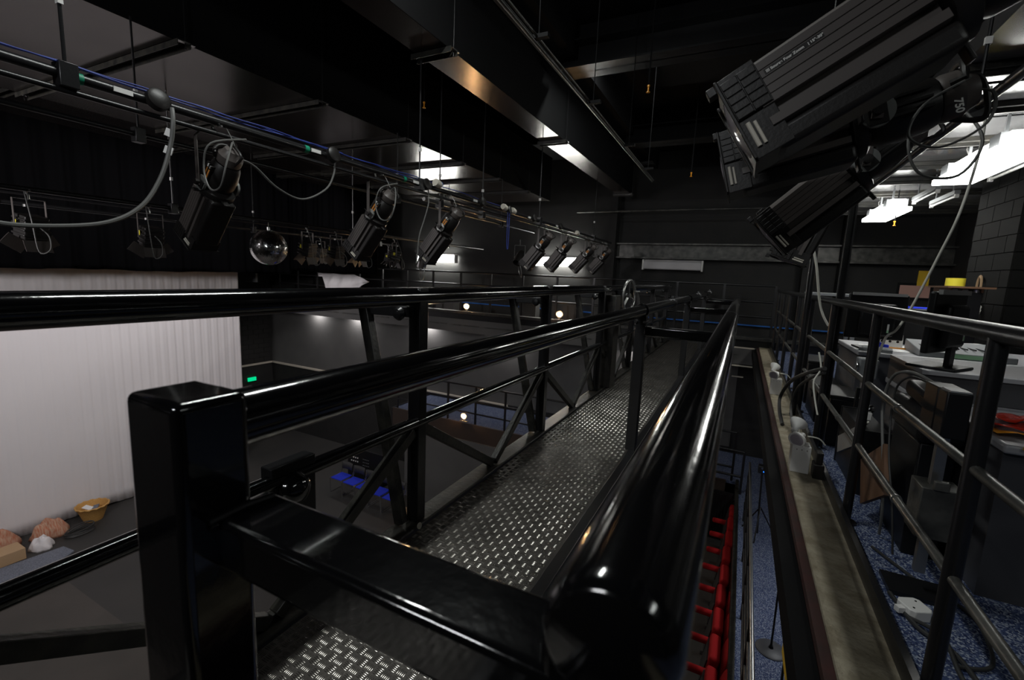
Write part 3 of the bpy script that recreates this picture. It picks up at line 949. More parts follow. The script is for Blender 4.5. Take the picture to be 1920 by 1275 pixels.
B = spotlight((.30, 1.86, .525), 15, 'spotlight marked 750 on its rear, just behind the huge lettered one', rg, bar=1.04, skip=('sticker', 'sticker_small'))
spotlight((.385, 2.42, .51), 43, 'third spotlight of the right bar with small lettering, tilted below the one marked 750', rg, bar=1.04, skip=('sticker', 'sticker_small'))
spotlight((.37, 3.45, .56), 70, 'steeply tilted spotlight at the far end of the right bar beside the upright pipe', rg, bar=1.04, skip=('lamp_lead',))


B['lamp_lead'].scale = (.86, .7, .62)


def text(body, parent, loc, rot, size, m, name='lettering'):
    cu = bpy.data.curves.new(name, 'FONT')
    cu.body = body
    cu.size = size
    cu.extrude = .0003
    cu.offset = size * .028
    cu.materials.append(M[m])
    c = bpy.data.objects.new(name, cu)
    C.objects.link(c)
    bpy.context.view_layer.update()
    me = bpy.data.meshes.new_from_object(c.evaluated_get(bpy.context.evaluated_depsgraph_get()))
    bpy.data.objects.remove(c, do_unlink=True)
    o = bpy.data.objects.new(name, me)
    C.objects.link(o)
    o['kind'] = 'stuff'
    o.parent = parent
    o.location = loc
    o.rotation_euler = rot
    return o


def emblem(parent, x, z, y, s):
    g = MB()
    for i in range(3):
        for k in range(3):
            g.box(x + i * s, x + i * s + s * .7, y - .0006, y, z + k * s, z + k * s + s * .7)
    g.build('emblem', 'lettering', parent)


def side_text(sp, body, size, x, z):
    br = sp['lens_barrel']
    MB().box(x - .014, x + .112, -.0986, -.0979, z - .004, z + .0105).build('label_strip', 'lampblack', br)
    text(body, br, (x, -.0990, z), (R(90), 0, 0), size, 'lettering')
    emblem(br, x - .010, z - .0005, -.0990, .0026)


side_text(A, 'Source Four Zoom', .0092, -.372, .0560)
text('| 15\u00b0-30\u00b0', A['lens_barrel'], (-.292, -.0990, .0560), (R(90), 0, 0), .0088, 'lettering')
text('750', B['lamp_cap'], (.205, -.0795, -.03), (R(90), R(90), 0), .03, 'lettering')

# small spotlights on the rear bars
def small_spot(loc, tilt, yaw, label, group, m='lampgrey'):
    t = thing('small_spotlight', label, 'spotlight', loc, yaw, group)
    g = MB().box(-.11, .10, -.085, .085, -.09, .09)
    for k in range(4):
        g.box(-.08 + k * .045, -.06 + k * .045, -.095, .095, -.10, .10)
    g.build('body', 'lampblack', t, bevel=.008, rot=(0, -R(tilt), 0))
    g = MB()
    for s in (-1, 1):
        g.bar((-.11, s * .08, 0), (-.20, s * .14, 0), .17, .004)
        g.bar((-.11, 0, s * .08), (-.20, 0, s * .14), .19, .004)
    g.build('barn_door', 'lampgrey', t, rot=(0, -R(tilt), 0))
    MB().box(.0, .05, -.0965, -.0955, .02, .06).build('sticker', 'tapeyellow', t, rot=(0, -R(tilt), 0))
    MB().box(-.012, .012, -.115, -.111, -.01, .24).box(-.012, .012, .111, .115, -.01, .24).box(-.012, .012, -.115, .115, .238, .242).build('yoke', 'lampgrey', t)
    MB().tube([(0, 0, .24), (0, 0, .28), (-.028, 0, .30), (0, 0, .335), (.03, 0, .31)], .008, 6, smooth=3).build('hook_clamp', 'steel', t)
    MB().tube([(.10, 0, 0), (.18, .03, -.08), (.2, .02, -.2), (.14, -.03, -.22), (.12, -.05, .05), (.03, -.04, .3)], .005, 6, smooth=5).build('lamp_lead', 'greycable', t)
    MB().box(.01, .05, -.052, -.046, .17, .19).build('cable_label', 'white', t)
    return t


s0 = small_spot((-5.8, 1.78, .23), 78, R(8), 'small spotlight with yellow sticker hanging at the far left', 'small spotlights on the rear bars')
for (x, y, z, yaw, lb) in ((-5.8, 2.72, .23, -8, 'small spotlight with yellow sticker left of the nearest big ribbed spotlight'),
                           (-5.8, 4.72, .23, 10, 'small spotlight just right of the disco ball'),
                           (-5.8, 5.25, .23, 0, 'small spotlight second to the right of the disco ball'),
                           (-5.8, 5.75, .23, 20, 'small spotlight third to the right of the disco ball'),
                           (-5.8, 6.6, .23, 60, 'small spotlight behind the second big ribbed spotlight'),
                           (-8.2, 7.0, .27, 0, 'small spotlight on the far bar before the black drapes'),
                           (-8.2, 9.1, .27, 40, 'small spotlight at the far end of the far bar')):
    dup(s0, (x, y, z), R(yaw), lb)
par = thing('par_can', 'bright reflecting silver par can left of the left lit wall batten', 'spotlight', (-5.8, 7.45, .2))
MB().lathe([(.06, .16), (.085, .10), (.10, 0), (.10, -.16), (.095, -.16), (.095, 0)], 20, rot=ry(R(35)) @ rx(R(20))).build('can', 'chrome', par)
MB().box(-.01, .01, -.115, -.11, -.05, .26).box(-.01, .01, .11, .115, -.05, .26).box(-.01, .01, -.115, .115, .255, .26).build('yoke', 'steel', par)
MB().tube([(0, 0, .26), (-.03, 0, .32), (0, 0, .37), (.03, 0, .34)], .009, 6, smooth=3).build('hook_clamp', 'steel', par)
MB().tube([(0, .02, -.12), (.04, 0, -.3), (.02, -.06, -.42), (-.05, -.05, -.3), (-.04, 0, -.1)], .008, 6, smooth=5).build('lamp_lead', 'steel', par)
par2 = dup(par, (-4.35, 8.9, .35), R(120), 'dark par can left of the four distant spotlights')
for c in par2.children:
    if c.name.startswith('can'):
        me = c.data.copy()
        c.data = me
        me.materials[0] = M['lampblack']

# disco ball: every mirror tile its own part up to the limit, the rest one part
ball = thing('disco_ball', 'mirrored disco ball hanging before the black drapes', 'ball', (-5.8, 4.1, .205))
RB = .232
MB().lathe([(.001, -RB + .004)] + [((RB - .004) * math.cos(a), (RB - .004) * math.sin(a)) for a in [R(-85 + 10 * k) for k in range(18)]] + [(.001, RB - .004)], 36).build('core', 'blackplastic', ball)
tiles = []
nr = 34
for i in range(nr):
    la = -math.pi / 2 + math.pi * (i + .5) / nr
    nc = max(5, int(2 * math.pi * math.cos(la) * RB / (math.pi * RB / nr)))
    for k in range(nc):
        lo = 2 * math.pi * k / nc
        tiles.append((la, lo, math.pi * RB / nr * .46, math.pi * RB * math.cos(la) / nc * .92))
view = Vector((5.8, -4.1, -.2)).normalized()
def tile_verts(t):
    la, lo, hv, hu = t
    n = Vector((math.cos(la) * math.cos(lo), math.cos(la) * math.sin(lo), math.sin(la)))
    n2 = (n + Vector((random.uniform(-.07, .07), random.uniform(-.07, .07), random.uniform(-.07, .07)))).normalized()
    u = Vector((-math.sin(lo), math.cos(lo), 0))
    v = n2.cross(u)
    c = n * RB
    out = []
    for dd in (-.003, .001):
        out += [c + n2 * dd + u * a * hu + v * b * hv for a, b in ((-1, -1), (1, -1), (1, 1), (-1, 1))]
    return out


TF = [(3, 2, 1, 0), (4, 5, 6, 7), (0, 1, 5, 4), (1, 2, 6, 5), (2, 3, 7, 6), (3, 0, 4, 7)]
g = MB()
for t in tiles:
    g.add(tile_verts(t), TF)
o = g.build('mirror_tiles', 'mirror', ball, smooth=False)
o['kind'] = 'stuff'
MB().cyl((0, 0, RB - .01), (0, 0, RB + .04), .02, n=12).cyl((0, 0, RB + .04), (0, 0, .355), .004, n=6).build('hanging_eye', 'steel', ball)

# loose cables on the left bars
def cable(name, pts, r, m, label, n=8, sm=8, cat='cable'):
    o = MB().tube(pts, r, n, smooth=sm).build(name, m)
    return tag(o, label, cat)


cab = cable('hanging_cable', [(-2.84, 1.47, .80), (-2.82, 1.46, .72), (-2.84, 1.45, .60), (-2.86, 1.40, .42), (-2.86, 1.30, .26), (-2.86, 1.14, .16), (-2.88, .9, .12), (-2.9, .74, .13), (-2.9, .55, .20), (-2.9, .35, .34), (-2.9, .2, .52)], .011, 'greycable', 'thick grey cable sagging from the left bar toward the left edge')
for p in ((-2.83, 1.455, .665), (-2.84, 1.45, .575)):
    MB().box(-.03, .01, -.004, .004, -.02, .02).build('cable_label', 'white', cab, loc=p, rot=(0, R(20), R(40)))
cable('hanging_cable', [(-2.87, 2.6, .80), (-2.87, 2.58, .68), (-2.87, 2.5, .56), (-2.87, 2.3, .46), (-2.86, 2.1, .50), (-2.86, 1.95, .60), (-2.84, 1.85, .62), (-2.8, 1.80, .58)], .007, 'greycable', 'thin grey cable looping from the nearest big ribbed spotlight to the bar')
cable('hanging_cable', [(-2.87, 3.75, .80), (-2.87, 3.76, .66), (-2.87, 3.7, .50), (-2.87, 3.62, .32), (-2.87, 3.60, .15), (-2.87, 3.58, .06)], .006, 'greycable', 'thin cable dropping between the second and third big left spotlights')
cable('blue_cord', [(-2.85, 5.42, .80), (-2.85, 5.42, .5), (-2.85, 5.43, .34), (-2.85, 5.46, .34), (-2.85, 5.47, .5), (-2.85, 5.47, .80)], .005, 'bluecable', 'blue cord loop hanging from the left bar', sm=4, cat='cord')
for i, (y, z) in enumerate(((3.86, .86), (8.2, .80), (5.3, .84), (5.55, .83))):
    o = MB().lathe([(.001, -.04), (.035, -.04), (.04, 0), (.035, .04), (.001, .04)], 16, rot=rx(R(80))).build('tape_roll', 'cream', loc=(-2.84, y, z))
    tag(o, ['pale plug with blue cap on the left bar beside the second drop rod', 'pale plug near the far end of the left bar', 'pale oval plug on the bar left of the blue cord', 'pale oval plug on the bar right of the blue cord'][i], 'plug')
    if i < 2:
        MB().cyl((0, .04, 0), (0, .055, 0), .03, n=14).build('cap', 'blue', o)

# white cables and leads on the right
cable('white_cable', [(.93, 3.0, .96), (.93, 3.0, .87), (.93, 3.0, .66), (.90, 3.0, .39), (.85, 3.0, .18), (.78, 3.0, -.08), (.735, 3.0, -.20), (.70, 3.02, -.25), (.68, 3.05, -.4)], .006, 'whitecable', 'long white cable hanging from the gallery bar down across the handrail')
cable('white_cable', [(.44, 4.5, .57), (.47, 4.5, .36), (.52, 4.5, .17), (.57, 4.5, -.09), (.61, 4.5, -.22), (.66, 4.5, -.31)], .009, 'whitecable', 'short white cable hanging behind the third right spotlight')
cable('grey_lead', [(.58, 4.2, -.50), (.60, 4.15, -.62), (.56, 4.1, -.72), (.58, 4.05, -.86), (.60, 4.0, -.95)], .006, 'whitecable', 'pale lead hanging beside the slotted channel post')
cable('cable_bundle', [(.61, 4.05, -.60), (.56, 4.5, -.72), (.50, 5.0, -.90), (.45, 5.2, -1.10), (.44, 5.0, -1.20), (.45, 4.7, -1.255)], .016, 'cable', 'thick black cable bundle drooping over the concrete ledge')
cable('cable_bundle', [(.62, 4.1, -.64), (.58, 4.4, -.74), (.54, 4.8, -.92), (.52, 4.9, -1.1), (.52, 4.75, -1.2), (.52, 4.5, -1.258)], .012, 'cable', 'second black cable bundle beside the thicker one over the ledge')

# ------------------------------------------------------------------ emergency twin-head lights on the ledge
def twin(loc, label):
    t = thing('emergency_light', label, 'light', loc, 0, 'twin-head emergency lights on the ledge')
    MB().box(-.055, .055, -.06, .06, 0, .19).build('battery_box', 'white', t, bevel=.004)
    MB().box(-.058, -.055, -.05, .05, .01, .18).build('side_cover', 'cream', t)
    for x in (-.03, .0, .03):
        MB().cyl((x, -.063, .165), (x, -.059, .165), .003, n=8).build('screw', 'blackplastic', t)
    for (x, y, z, a, b) in ((-.02, -.02, .235, -120, 25), (-.035, .05, .30, 60, -30)):
        rot = rz(R(a)) @ ry(R(80 + b))
        h = MB().lathe([(.001, -.055), (.018, -.052), (.022, -.02), (.052, .015), (.056, .035), (.052, .038), (.001, .032)], 24, at=(x, y, z), rot=rot).build('lamp_head', 'white', t)
        MB().lathe([(.001, .040), (.03, .0395), (.048, .036), (.001, .034)], 20, at=(x, y, z), rot=rot).build('lamp_glass', 'lens', h)
    MB().cyl((0, 0, .19), (-.005, 0, .24), .018, n=12).cyl((-.005, .02, .19), (-.03, .04, .29), .014, n=12).build('swivel', 'cream', t)
    MB().tube([(.03, .0, .25), (.10, .02, .24), (.14, .03, .20)], .005, 6, smooth=4).build('lead', 'whitecable', t)


twin((.475, 3.62, GZ + .03), 'nearer white twin-head emergency light box on the concrete ledge')
twin((.465, 6.1, GZ + .03), 'farther white twin-head emergency light box on the concrete ledge')
o = MB().box(-.03, .03, -.05, .05, 0, .1).box(-.02, .02, -.04, .04, .1, .18).build('cable_clamp_block', 'lampblack', loc=(.575, 3.55, GZ + .03), bevel=.006)
tag(o, 'lumpy black clamp block on the ledge just right of the nearer emergency light', 'clamp')

# ------------------------------------------------------------------ control position on the right gallery
def desk(loc, L_, D_, H_, label, rotz=0, top=.04):
    t = thing('control_desk', label, 'desk', loc, rotz)
    MB().box(0, L_, 0, D_, H_ - top, H_).build('desktop', 'desk', t, bevel=.012, seg=3)
    MB().box(.02, L_ - .02, .05, .07, 0.0, H_ - top).build('modesty_panel', 'deskpanel', t)
    for x in (.02, L_ - .05):
        MB().box(x, x + .03, .07, D_ - .03, 0, H_ - top).build('end_panel', 'deskpanel', t)
    return t


d1 = desk((.98, 5.0, GZ), 1.6, 1.0, .75, 'far pale control desk with papers and mixer on top')
d2 = desk((1.02, 2.50, GZ), 1.9, .75, .70, 'near dark fronted desk holding the colour films')
d3 = desk((.93, 3.25, GZ), 2.0, .62, .72, 'middle desk carrying the raised shelf and nearer monitor')
# raised shelf unit with monitor
sh = thing('desk_shelf', 'flat grey raised shelf on the middle desk under the nearer monitor', 'shelf', (.93, 3.22, GZ + .72))
MB().box(0, 1.7, 0, .62, .13, .155).build('shelf_board', 'desk', sh, bevel=.003)
for x in (0, 1.68):
    MB().box(x, x + .02, .01, .61, 0, .13).build('side_board', 'deskpanel', sh)
MB().box(.02, 1.68, .02, .035, 0, .13).build('front_board', 'deskpanel', sh)


def monitor(loc, rotz, w, h, label):
    t = thing('monitor', label, 'monitor', loc, rotz)
    MB().box(-w / 2, w / 2, -.018, .018, .09, .09 + h).build('screen_case', 'blackplastic', t, bevel=.01)
    MB().box(-w * .3, w * .3, -.065, -.018, .12, .09 + h * .8).build('rear_bulge', 'blackplastic', t, bevel=.02)
    MB().box(-w * .45, w * .45, -.035, -.015, .09 + h - .014, .09 + h + .012).build('top_vent', 'silver', t)
    MB().box(-.03, .03, -.06, -.035, .01, .2).build('stand_neck', 'blackplastic', t)
    MB().box(-.13, .13, -.12, .10, 0, .015).build('stand_base', 'blackplastic', t, bevel=.005)
    q = MB().box(.08, .095, -.0665, -.065, .16, .24).build('barcode_label', 'white', t)
    MB().box(.08, .095, -.0672, -.0665, .16, .185).build('barcode_stripe', 'greenleaf', q)
    return t


monitor((1.04, 3.40, GZ + .875), R(55), .42, .34, 'nearer black monitor seen from behind on the raised shelf')
monitor((1.14, 5.35, GZ + .75), R(5), .46, .42, 'farther black monitor seen from behind on the far desk')
# mixer and papers on the far desk
mx = thing('mixing_desk', 'long flat grey mixer with green label on the far desk', 'mixer', (1.42, 5.06, GZ + .75))
MB().prism([(0, 0), (.42, 0), (.42, .11), (0, .05)], 0, .62).build('case', 'rackgrey', mx, bevel=.006)
MB().box(.18, .42, -.003, 0, .008, .042).build('label', 'greenleaf', mx)
for k in range(10):
    MB().box(.05 + k * .055, .06 + k * .055, .08, .3, .075, .085).build('fader_slot', 'blackplastic', mx)
o = MB().box(-.12, .12, -.09, .09, 0, .03).box(-.1, .1, -.07, .07, .03, .036).build('keyboard', 'rackgrey', loc=(1.13, 5.13, GZ + .75), rot=(0, 0, R(-12)), bevel=.004)
tag(o, 'small grey keyboard on the near corner of the far desk', 'keyboard')
for i, (x, y, a, s) in enumerate(((1.3, 5.3, 10, .21), (1.22, 5.5, -14, .21), (1.55, 5.62, 6, .30))):
    o = MB().box(-s * .7, s * .7, -s / 2, s / 2, 0, .004).build('paper_sheet', 'paper', loc=(x, y, GZ + .751 + i * .0001), rot=(0, 0, R(a)))
    tag(o, ['white paper sheet on the far desk beside the keyboard', 'slanted white paper sheet under the farther monitor', 'large white paper sheet at the back of the far desk'][i], 'paper')
o = MB().box(-.12, .12, -.02, .02, 0, .012).build('orange_ruler', 'amber', loc=(1.36, 5.44, GZ + .757), rot=(0, 0, R(4)))
tag(o, 'thin orange ruler lying on the far desk papers', 'ruler')
o = MB().box(-.10, .10, -.012, .0, 0, .12).prism([(-.1, .12), (.0, .12), (-.1, .17)], -.012, 0, 'y').build('metal_bracket', 'white', loc=(1.34, 5.62, GZ + .755), rot=(R(-10), 0, 0))
for x in (-.06, .0, .06):
    MB().cyl((x, -.0125, .05), (x, -.014, .05), .012, n=10).build('hole', 'blackplastic', o)
tag(o, 'white metal bracket with round holes standing on the far desk', 'bracket')
o = MB().lathe([(.001, 0), (.03, 0), (.035, .05), (.02, .09), (.001, .09)], 14).build('blue_tape_dispenser', 'blueseat', loc=(1.16, 5.36, GZ + .81))
bpy.data.objects.remove(o, do_unlink=True)
o = MB().box(-.06, .06, -.02, .02, 0, .05).prism([(-.06, .05), (.03, .05), (-.02, .075)], -.02, .02, 'y').build('stapler', 'blueseat', loc=(1.19, 5.26, GZ + .755), bevel=.006)
tag(o, 'small blue stapler-like tool on the far desk', 'stapler')
# grey socket box under far desk edge
sb = thing('socket_box', 'grey switch box with lamp clips on a stub bar behind the railing', 'box', (.86, 4.2, -.66))
MB().box(-.03, .09, -.06, .06, 0, .15).build('case', 'rackgrey', sb, bevel=.01)
MB().tube([(-.04, -.05, .12), (-.04, -.07, .09), (-.04, -.05, .06), (-.04, -.05, .03)], .008, 8, smooth=3).build('clip', 'chrome', sb)
MB().cyl((.03, 0, -.08), (.03, 0, 0), .025, n=12).build('gland', 'steel', sb)
MB().box(-.01, .01, -.02, .02, -.64, -.08).build('stand', 'satin', sb)
cl = thing('clip_lamp', 'tiny chrome clip lamp on the second mid rail gap', 'lamp', (.80, 3.62, -.78))
MB().lathe([(.001, 0), (.022, 0), (.028, .02), (.02, .045), (.001, .05)], 14, rot=ry(R(60))).build('head', 'chrome', cl)
MB().box(-.03, .03, -.03, .02, -.06, -.01).build('clip', 'white', cl, bevel=.004)
MB().tube([(0, 0, -.05), (.01, 0, -.08), (.02, .02, -.092), (.04, .08, -.094)], .004, 6, smooth=4).build('lead', 'whitecable', cl)
# black case / printer
pr_ = thing('printer', 'bulky black printer behind the railing left of the raised shelf', 'printer', (.84, 3.0, GZ))
MB().box(0, .14, -.22, .20, .0, .58).build('stand', 'blackplastic', pr_, bevel=.01)
MB().box(-.02, .16, -.25, .22, .58, .74).build('body', 'blackplastic', pr_, bevel=.03, seg=3)
MB().box(.0, .15, -.15, .20, .74, .82).build('lid', 'blackplastic', pr_, bevel=.02, rot=(R(6), 0, 0))
MB().box(.06, .14, .05, .12, .83, .835).build('button_panel', 'silver', pr_)
fc = thing('flight_case', 'low black equipment case on the carpet behind the lower mid rail', 'case', (.76, 3.46, GZ))
MB().box(0, .15, 0, .64, .01, .42).build('body', 'blackplastic', fc, bevel=.006)
MB().box(-.004, .154, -.004, .02, .0, .425).build('corner_angle', 'satin', fc)
MB().box(-.004, .154, .62, .644, .0, .425).build('corner_angle', 'satin', fc)
MB().box(-.008, 0, .3, .42, .2, .26).build('handle', 'steel', fc)
for i, (y, l, h) in enumerate(((4.45, .48, .40), (5.15, .62, .34), (5.95, .55, .46))):
    t = thing('storage_crate', ['black crate on the carpet just beyond the slotted channel post', 'middle black crate between the gallery railing and the far desk', 'farthest black crate between the gallery railing and the far desk'][i], 'crate', (.74, y, GZ))
    MB().box(0, .2, 0, l, 0, h).build('body', 'blackplastic', t, bevel=.008)
    MB().box(-.008, .208, -.008, l + .008, h, h + .03).build('lid', 'satin', t, bevel=.006)
    MB().box(-.012, 0, l * .35, l * .65, h * .6, h * .75).build('handle', 'blackplastic', t, bevel=.004)
# speaker-like junction boxes on a stand
jb = thing('junction_box', 'black twin junction box on a metal stand behind the near railing bay', 'box', (.80, 2.42, GZ))
MB().box(-.03, .05, -.06, .03, .72, .91).build('front_case', 'blackplastic', jb, bevel=.006)
MB().box(-.03, .06, .04, .18, .70, .91).build('rear_case', 'blackplastic', jb, bevel=.004)
MB().box(-.02, .045, -.055, .03, .91, .916).build('lid', 'rackgrey', jb)
MB().box(-.012, .025, .0, .03, .10, .72).build('stand_post', 'steel', jb)
MB().box(-.05, .09, -.05, .09, .28, .50).box(-.02, .03, -.07, -.05, .5, .54).build('painted_foot_box', 'oldtube', jb, bevel=.004)
MB().box(-.10, .12, -.06, .10, .0, .02).build('foot_plate', 'satin', jb)
cable('equipment_lead', [(.80, 2.55, -.40), (.76, 2.75, -.38), (.74, 2.95, -.44), (.73, 3.0, -.6), (.74, 2.9, -.85), (.76, 2.85, -1.1), (.78, 2.9, -1.28)], .007, 'greycable', 'grey lead looping left from the junction box')
cable('equipment_lead', [(.80, 2.58, -.41), (.77, 2.8, -.41), (.75, 2.92, -.52), (.75, 2.86, -.8), (.77, 2.75, -1.05), (.79, 2.7, -1.28)], .005, 'cable', 'black lead looping left from the junction box')
o = MB().box(-.01, .01, -.22, .22, 0, .26).build('plywood_offcut', 'wood', loc=(.745, 2.95, -1.12), rot=(R(-30), 0, 0))
tag(o, 'brown plywood offcut leaning behind the lower mid rail', 'board')
o = MB().box(-.012, .012, -.25, .25, 0, .12).build('drawer_rail', 'silver', loc=(.76, 3.75, -1.10), rot=(R(-24), 0, 0))
tag(o, 'slanted pale metal strip behind the lower mid rail', 'strip')
# plug adaptor and floor leads
pb = thing('plug_adaptor', 'white cable junction block lying on the speckled carpet', 'plug', (.755, 2.25, GZ), R(25))
MB().prism([(-.045, -.03), (-.03, -.045), (.03, -.045), (.045, -.03), (.045, .03), (.03, .045), (-.03, .045), (-.045, .03)], 0, .045, 'z').build('body', 'white', pb, bevel=.004)
MB().box(-.07, -.045, -.012, .012, .012, .034).build('cable_entry', 'white', pb)
MB().cyl((.02, .02, .045), (.02, .02, .0465), .004, n=8).cyl((-.02, -.02, .045), (-.02, -.02, .0465), .004, n=8).build('screw', 'blackplastic', pb)
cable('floor_cable', [(.70, 2.35, GZ + .012), (.74, 2.15, GZ + .012), (.82, 2.05, GZ + .012), (.84, 1.85, GZ + .012), (.80, 1.6, GZ + .012), (.84, 1.3, GZ + .012)], .009, 'cable', 'black cable on the carpet curling round the white junction block')
cable('floor_cable', [(.72, 2.75, GZ + .01), (.86, 2.48, GZ + .01), (.93, 2.42, GZ + .01), (.97, 2.3, GZ + .01), (.92, 2.05, GZ + .01), (.80, 1.98, GZ + .01)], .007, 'cable', 'black cable on the carpet along the desk front')
cable('floor_cable', [(.73, 2.2, GZ + .012), (.80, 2.1, GZ + .03), (.80, 1.9, GZ + .012), (.86, 1.7, GZ + .012), (.98, 1.55, GZ + .012), (1.1, 1.2, GZ + .012)], .008, 'cable', 'black cable on the carpet running off below the near post')
# colour films on the near desk
for i, (x, y, a, m, w) in enumerate(((1.28, 2.72, 3, 'amber', .34), (1.30, 2.74, -4, 'redfilm', .36), (1.18, 2.80, 18, 'redfilm', .2))):
    vs = []
    for p in range(9):
        for q in range(5):
            vs.append(((p / 8 - .5) * w * 1.5, (q / 4 - .5) * w * .6, .018 + i * .02 + .012 * math.sin(p * 1.7 + i) * math.cos(q * 1.3)))
    fs = [(p * 5 + q, p * 5 + 5 + q, p * 5 + 6 + q, p * 5 + 1 + q) for p in range(8) for q in range(4)]
    o = MB().add(vs, fs).build('colour_film', m, loc=(x, y, GZ + .70), rot=(0, 0, R(a)))
    k = o.modifiers.new('thick', 'SOLIDIFY')
    k.thickness = .002
    tag(o, ['amber colour film lowest in the pile on the near desk', 'red colour film spread over the amber one', 'small crumpled red film at the left of the pile'][i], 'film')
o = MB().box(-.35, .35, -.004, .004, 0, .012).build('yellow_edge_strip', 'yellow', loc=(1.42, 2.49, GZ + .69))
tag(o, 'thin yellow strip along the near desk edge under the films', 'strip')
# office chair
oc = thing('office_chair', 'blue upholstered office chair behind the far desk', 'chair', (1.62, 6.35, GZ), R(160))
MB().box(-.2, .2, -.035, .035, .62, 1.14).build('backrest', 'blueseat', oc, bevel=.06, seg=4)
MB().box(-.19, .19, .03, .06, .63, 1.12).build('back_shell', 'blackplastic', oc, bevel=.02)
MB().box(-.22, .22, -.48, -.04, .42, .50).build('seat', 'blueseat', oc, bevel=.03, seg=3)
MB().cyl((0, -.25, .08), (0, -.25, .42), .025).build('gas_column', 'blackplastic', oc)
MB().box(-.025, .025, -.05, .06, .42, .72).build('back_bracket', 'blackplastic', oc)
for k in range(5):
    a = R(72 * k)
    q = MB().bar((0, -.25, .09), (.27 * math.cos(a), -.25 + .27 * math.sin(a), .06), .04, .03).build('star_leg', 'blackplastic', oc)
    MB().cyl((.27 * math.cos(a) - .012, -.25 + .27 * math.sin(a), .03), (.27 * math.cos(a) + .012, -.25 + .27 * math.sin(a), .03), .028, n=12).build('caster', 'blackplastic', q)
# folders beside chair
for i in range(3):
    o = MB().box(-.16, .16, -.12, .12, 0, .022).build('ring_folder', ['bluecable', 'paper', 'paper'][i], loc=(1.98, 5.72 + .01 * i, GZ + .75 + i * .028), rot=(R(0), R(-4 + 2 * i), R(12 * i)), bevel=.004)
    tag(o, ['blue folder lowest in the stack behind the handrail', 'white folder in the middle of the stack behind the handrail', 'white folder topmost of the stack behind the handrail'][i], 'folder')
# high shelf cabinet with tape roll
cb = thing('equipment_rack', 'tall black equipment rack behind the nearer monitor', 'rack', (2.2, 7.0, GZ))
MB().box(-.14, .14, -.25, .25, 0, 1.32).build('case', 'blackplastic', cb, bevel=.01)
MB().box(-.18, .22, -.3, .3, 1.36, 1.38).box(-.14, -.12, -.25, .25, 1.32, 1.36).box(.12, .14, -.25, .25, 1.32, 1.36).build('top_board', 'wood', cb)
for k in range(3):
    MB().lathe([(.001, 0), (.03, 0), (.02, .03), (.001, .03)], 12, at=(-.09 + k * .09, -.22, 1.32)).build('knob', 'silver', cb)
o = MB().lathe([(.05, 0), (.085, 0), (.085, .09), (.05, .09)], 24, closed=True).build('tape_roll', 'tapeyellow', loc=(2.14, 6.9, GZ + 1.38))
tag(o, 'yellow tape roll on top of the tall black rack', 'tape')
# notices on the far wall
def notice(x0, x1, z0, z1, m, label, a=0):
    o = MB().box(x0, x1, 11.925, 11.945, z0, z1).build('wall_notice', m)
    return tag(o, label, 'notice')


notice(3.12, 3.30, .12, .42, 'yellow', 'small yellow card on the far wall above the pink notice')
notice(2.86, 3.34, -.12, .12, 'pink', 'pink paper notice on the far wall')
o = MB().box(2.82, 3.38, 11.93, 11.948, -.17, .17).build('notice_board', 'blackplastic')
tag(o, 'black backing board behind the pink notice', 'board')
o = MB().box(-.012, .012, -.01, .01, 0, .16).build('wooden_batten', 'wood', loc=(1.62, 9.9, -.05))
bpy.data.objects.remove(o, do_unlink=True)
t = thing('rope_coil', 'pale coiled cable hanging on the brick pier', 'cable', (2.58, 7.6, .1))
MB().tube([(.0, .055 * math.cos(a), .11 * math.sin(a) + .004 * k) for k in range(5) for a in [2 * math.pi * j / 16 for j in range(16)]], .012, 6).build('coil', 'tan', t)
t = thing('rope_coil', 'white tangled cord on the brick pier below the pale coil', 'cord', (2.58, 7.5, -.16))
MB().tube([(.0 + .01 * math.sin(5 * a), .05 * math.cos(a), .07 * math.sin(a * 1.1)) for a in [2 * math.pi * j / 14 for j in range(40)]], .007, 6).build('coil', 'whitecable', t)
# ledge of desks on far gallery right end: pale strip of desk top
o = MB().box(.9, 1.6, 8.2, 8.8, -.12, -.08).box(.95, 1.0, 8.25, 8.3, GZ, -.12).box(1.5, 1.55, 8.25, 8.3, GZ, -.12).box(.95, 1.0, 8.7, 8.75, GZ, -.12).box(1.5, 1.55, 8.7, 8.75, GZ, -.12).build('high_table', 'rackgrey', bevel=.004)
tag(o, 'tall narrow grey topped table at the far end of the right gallery', 'table')

# ------------------------------------------------------------------ lower right gallery: railing, mic stand, equipment
lr = thing('lower_side_railing', 'black tubular railing between the red seats and the blue carpet below', 'railing', (.36, 3.0, LZ))
for z in (-3.10, -3.35, -3.60, -3.85):
    MB().cyl((0, -2.5, z - LZ), (0.07, 5.7, z - LZ), .019, n=12).build('rail', 'steel' if z > -3.2 else 'satin', lr)
for k in range(7):
    y = -2.4 + k * 1.3
    MB().cyl((y * .0085 + .02, y, 0), (y * .0085 + .02, y, .95), .02, n=12).build('post', 'satin', lr)
far = far_rail('stair_railing', 'low black railing across the end of the red seats', -1.1, .36, 9.5, -5.05, (-3.2, -3.7, -4.2), 3)
o = MB().box(-1.1, .25, 9.42, 9.46, -5.05, -4.05).build('slatted_screen', 'satin')
for k in range(24):
    MB().box(-1.08 + k * .055, -1.055 + k * .055, 9.40, 9.42, -5.0, -4.1).build('slat', 'satin', o)
tag(o, 'dark ribbed screen behind the end of the red seat row', 'screen')
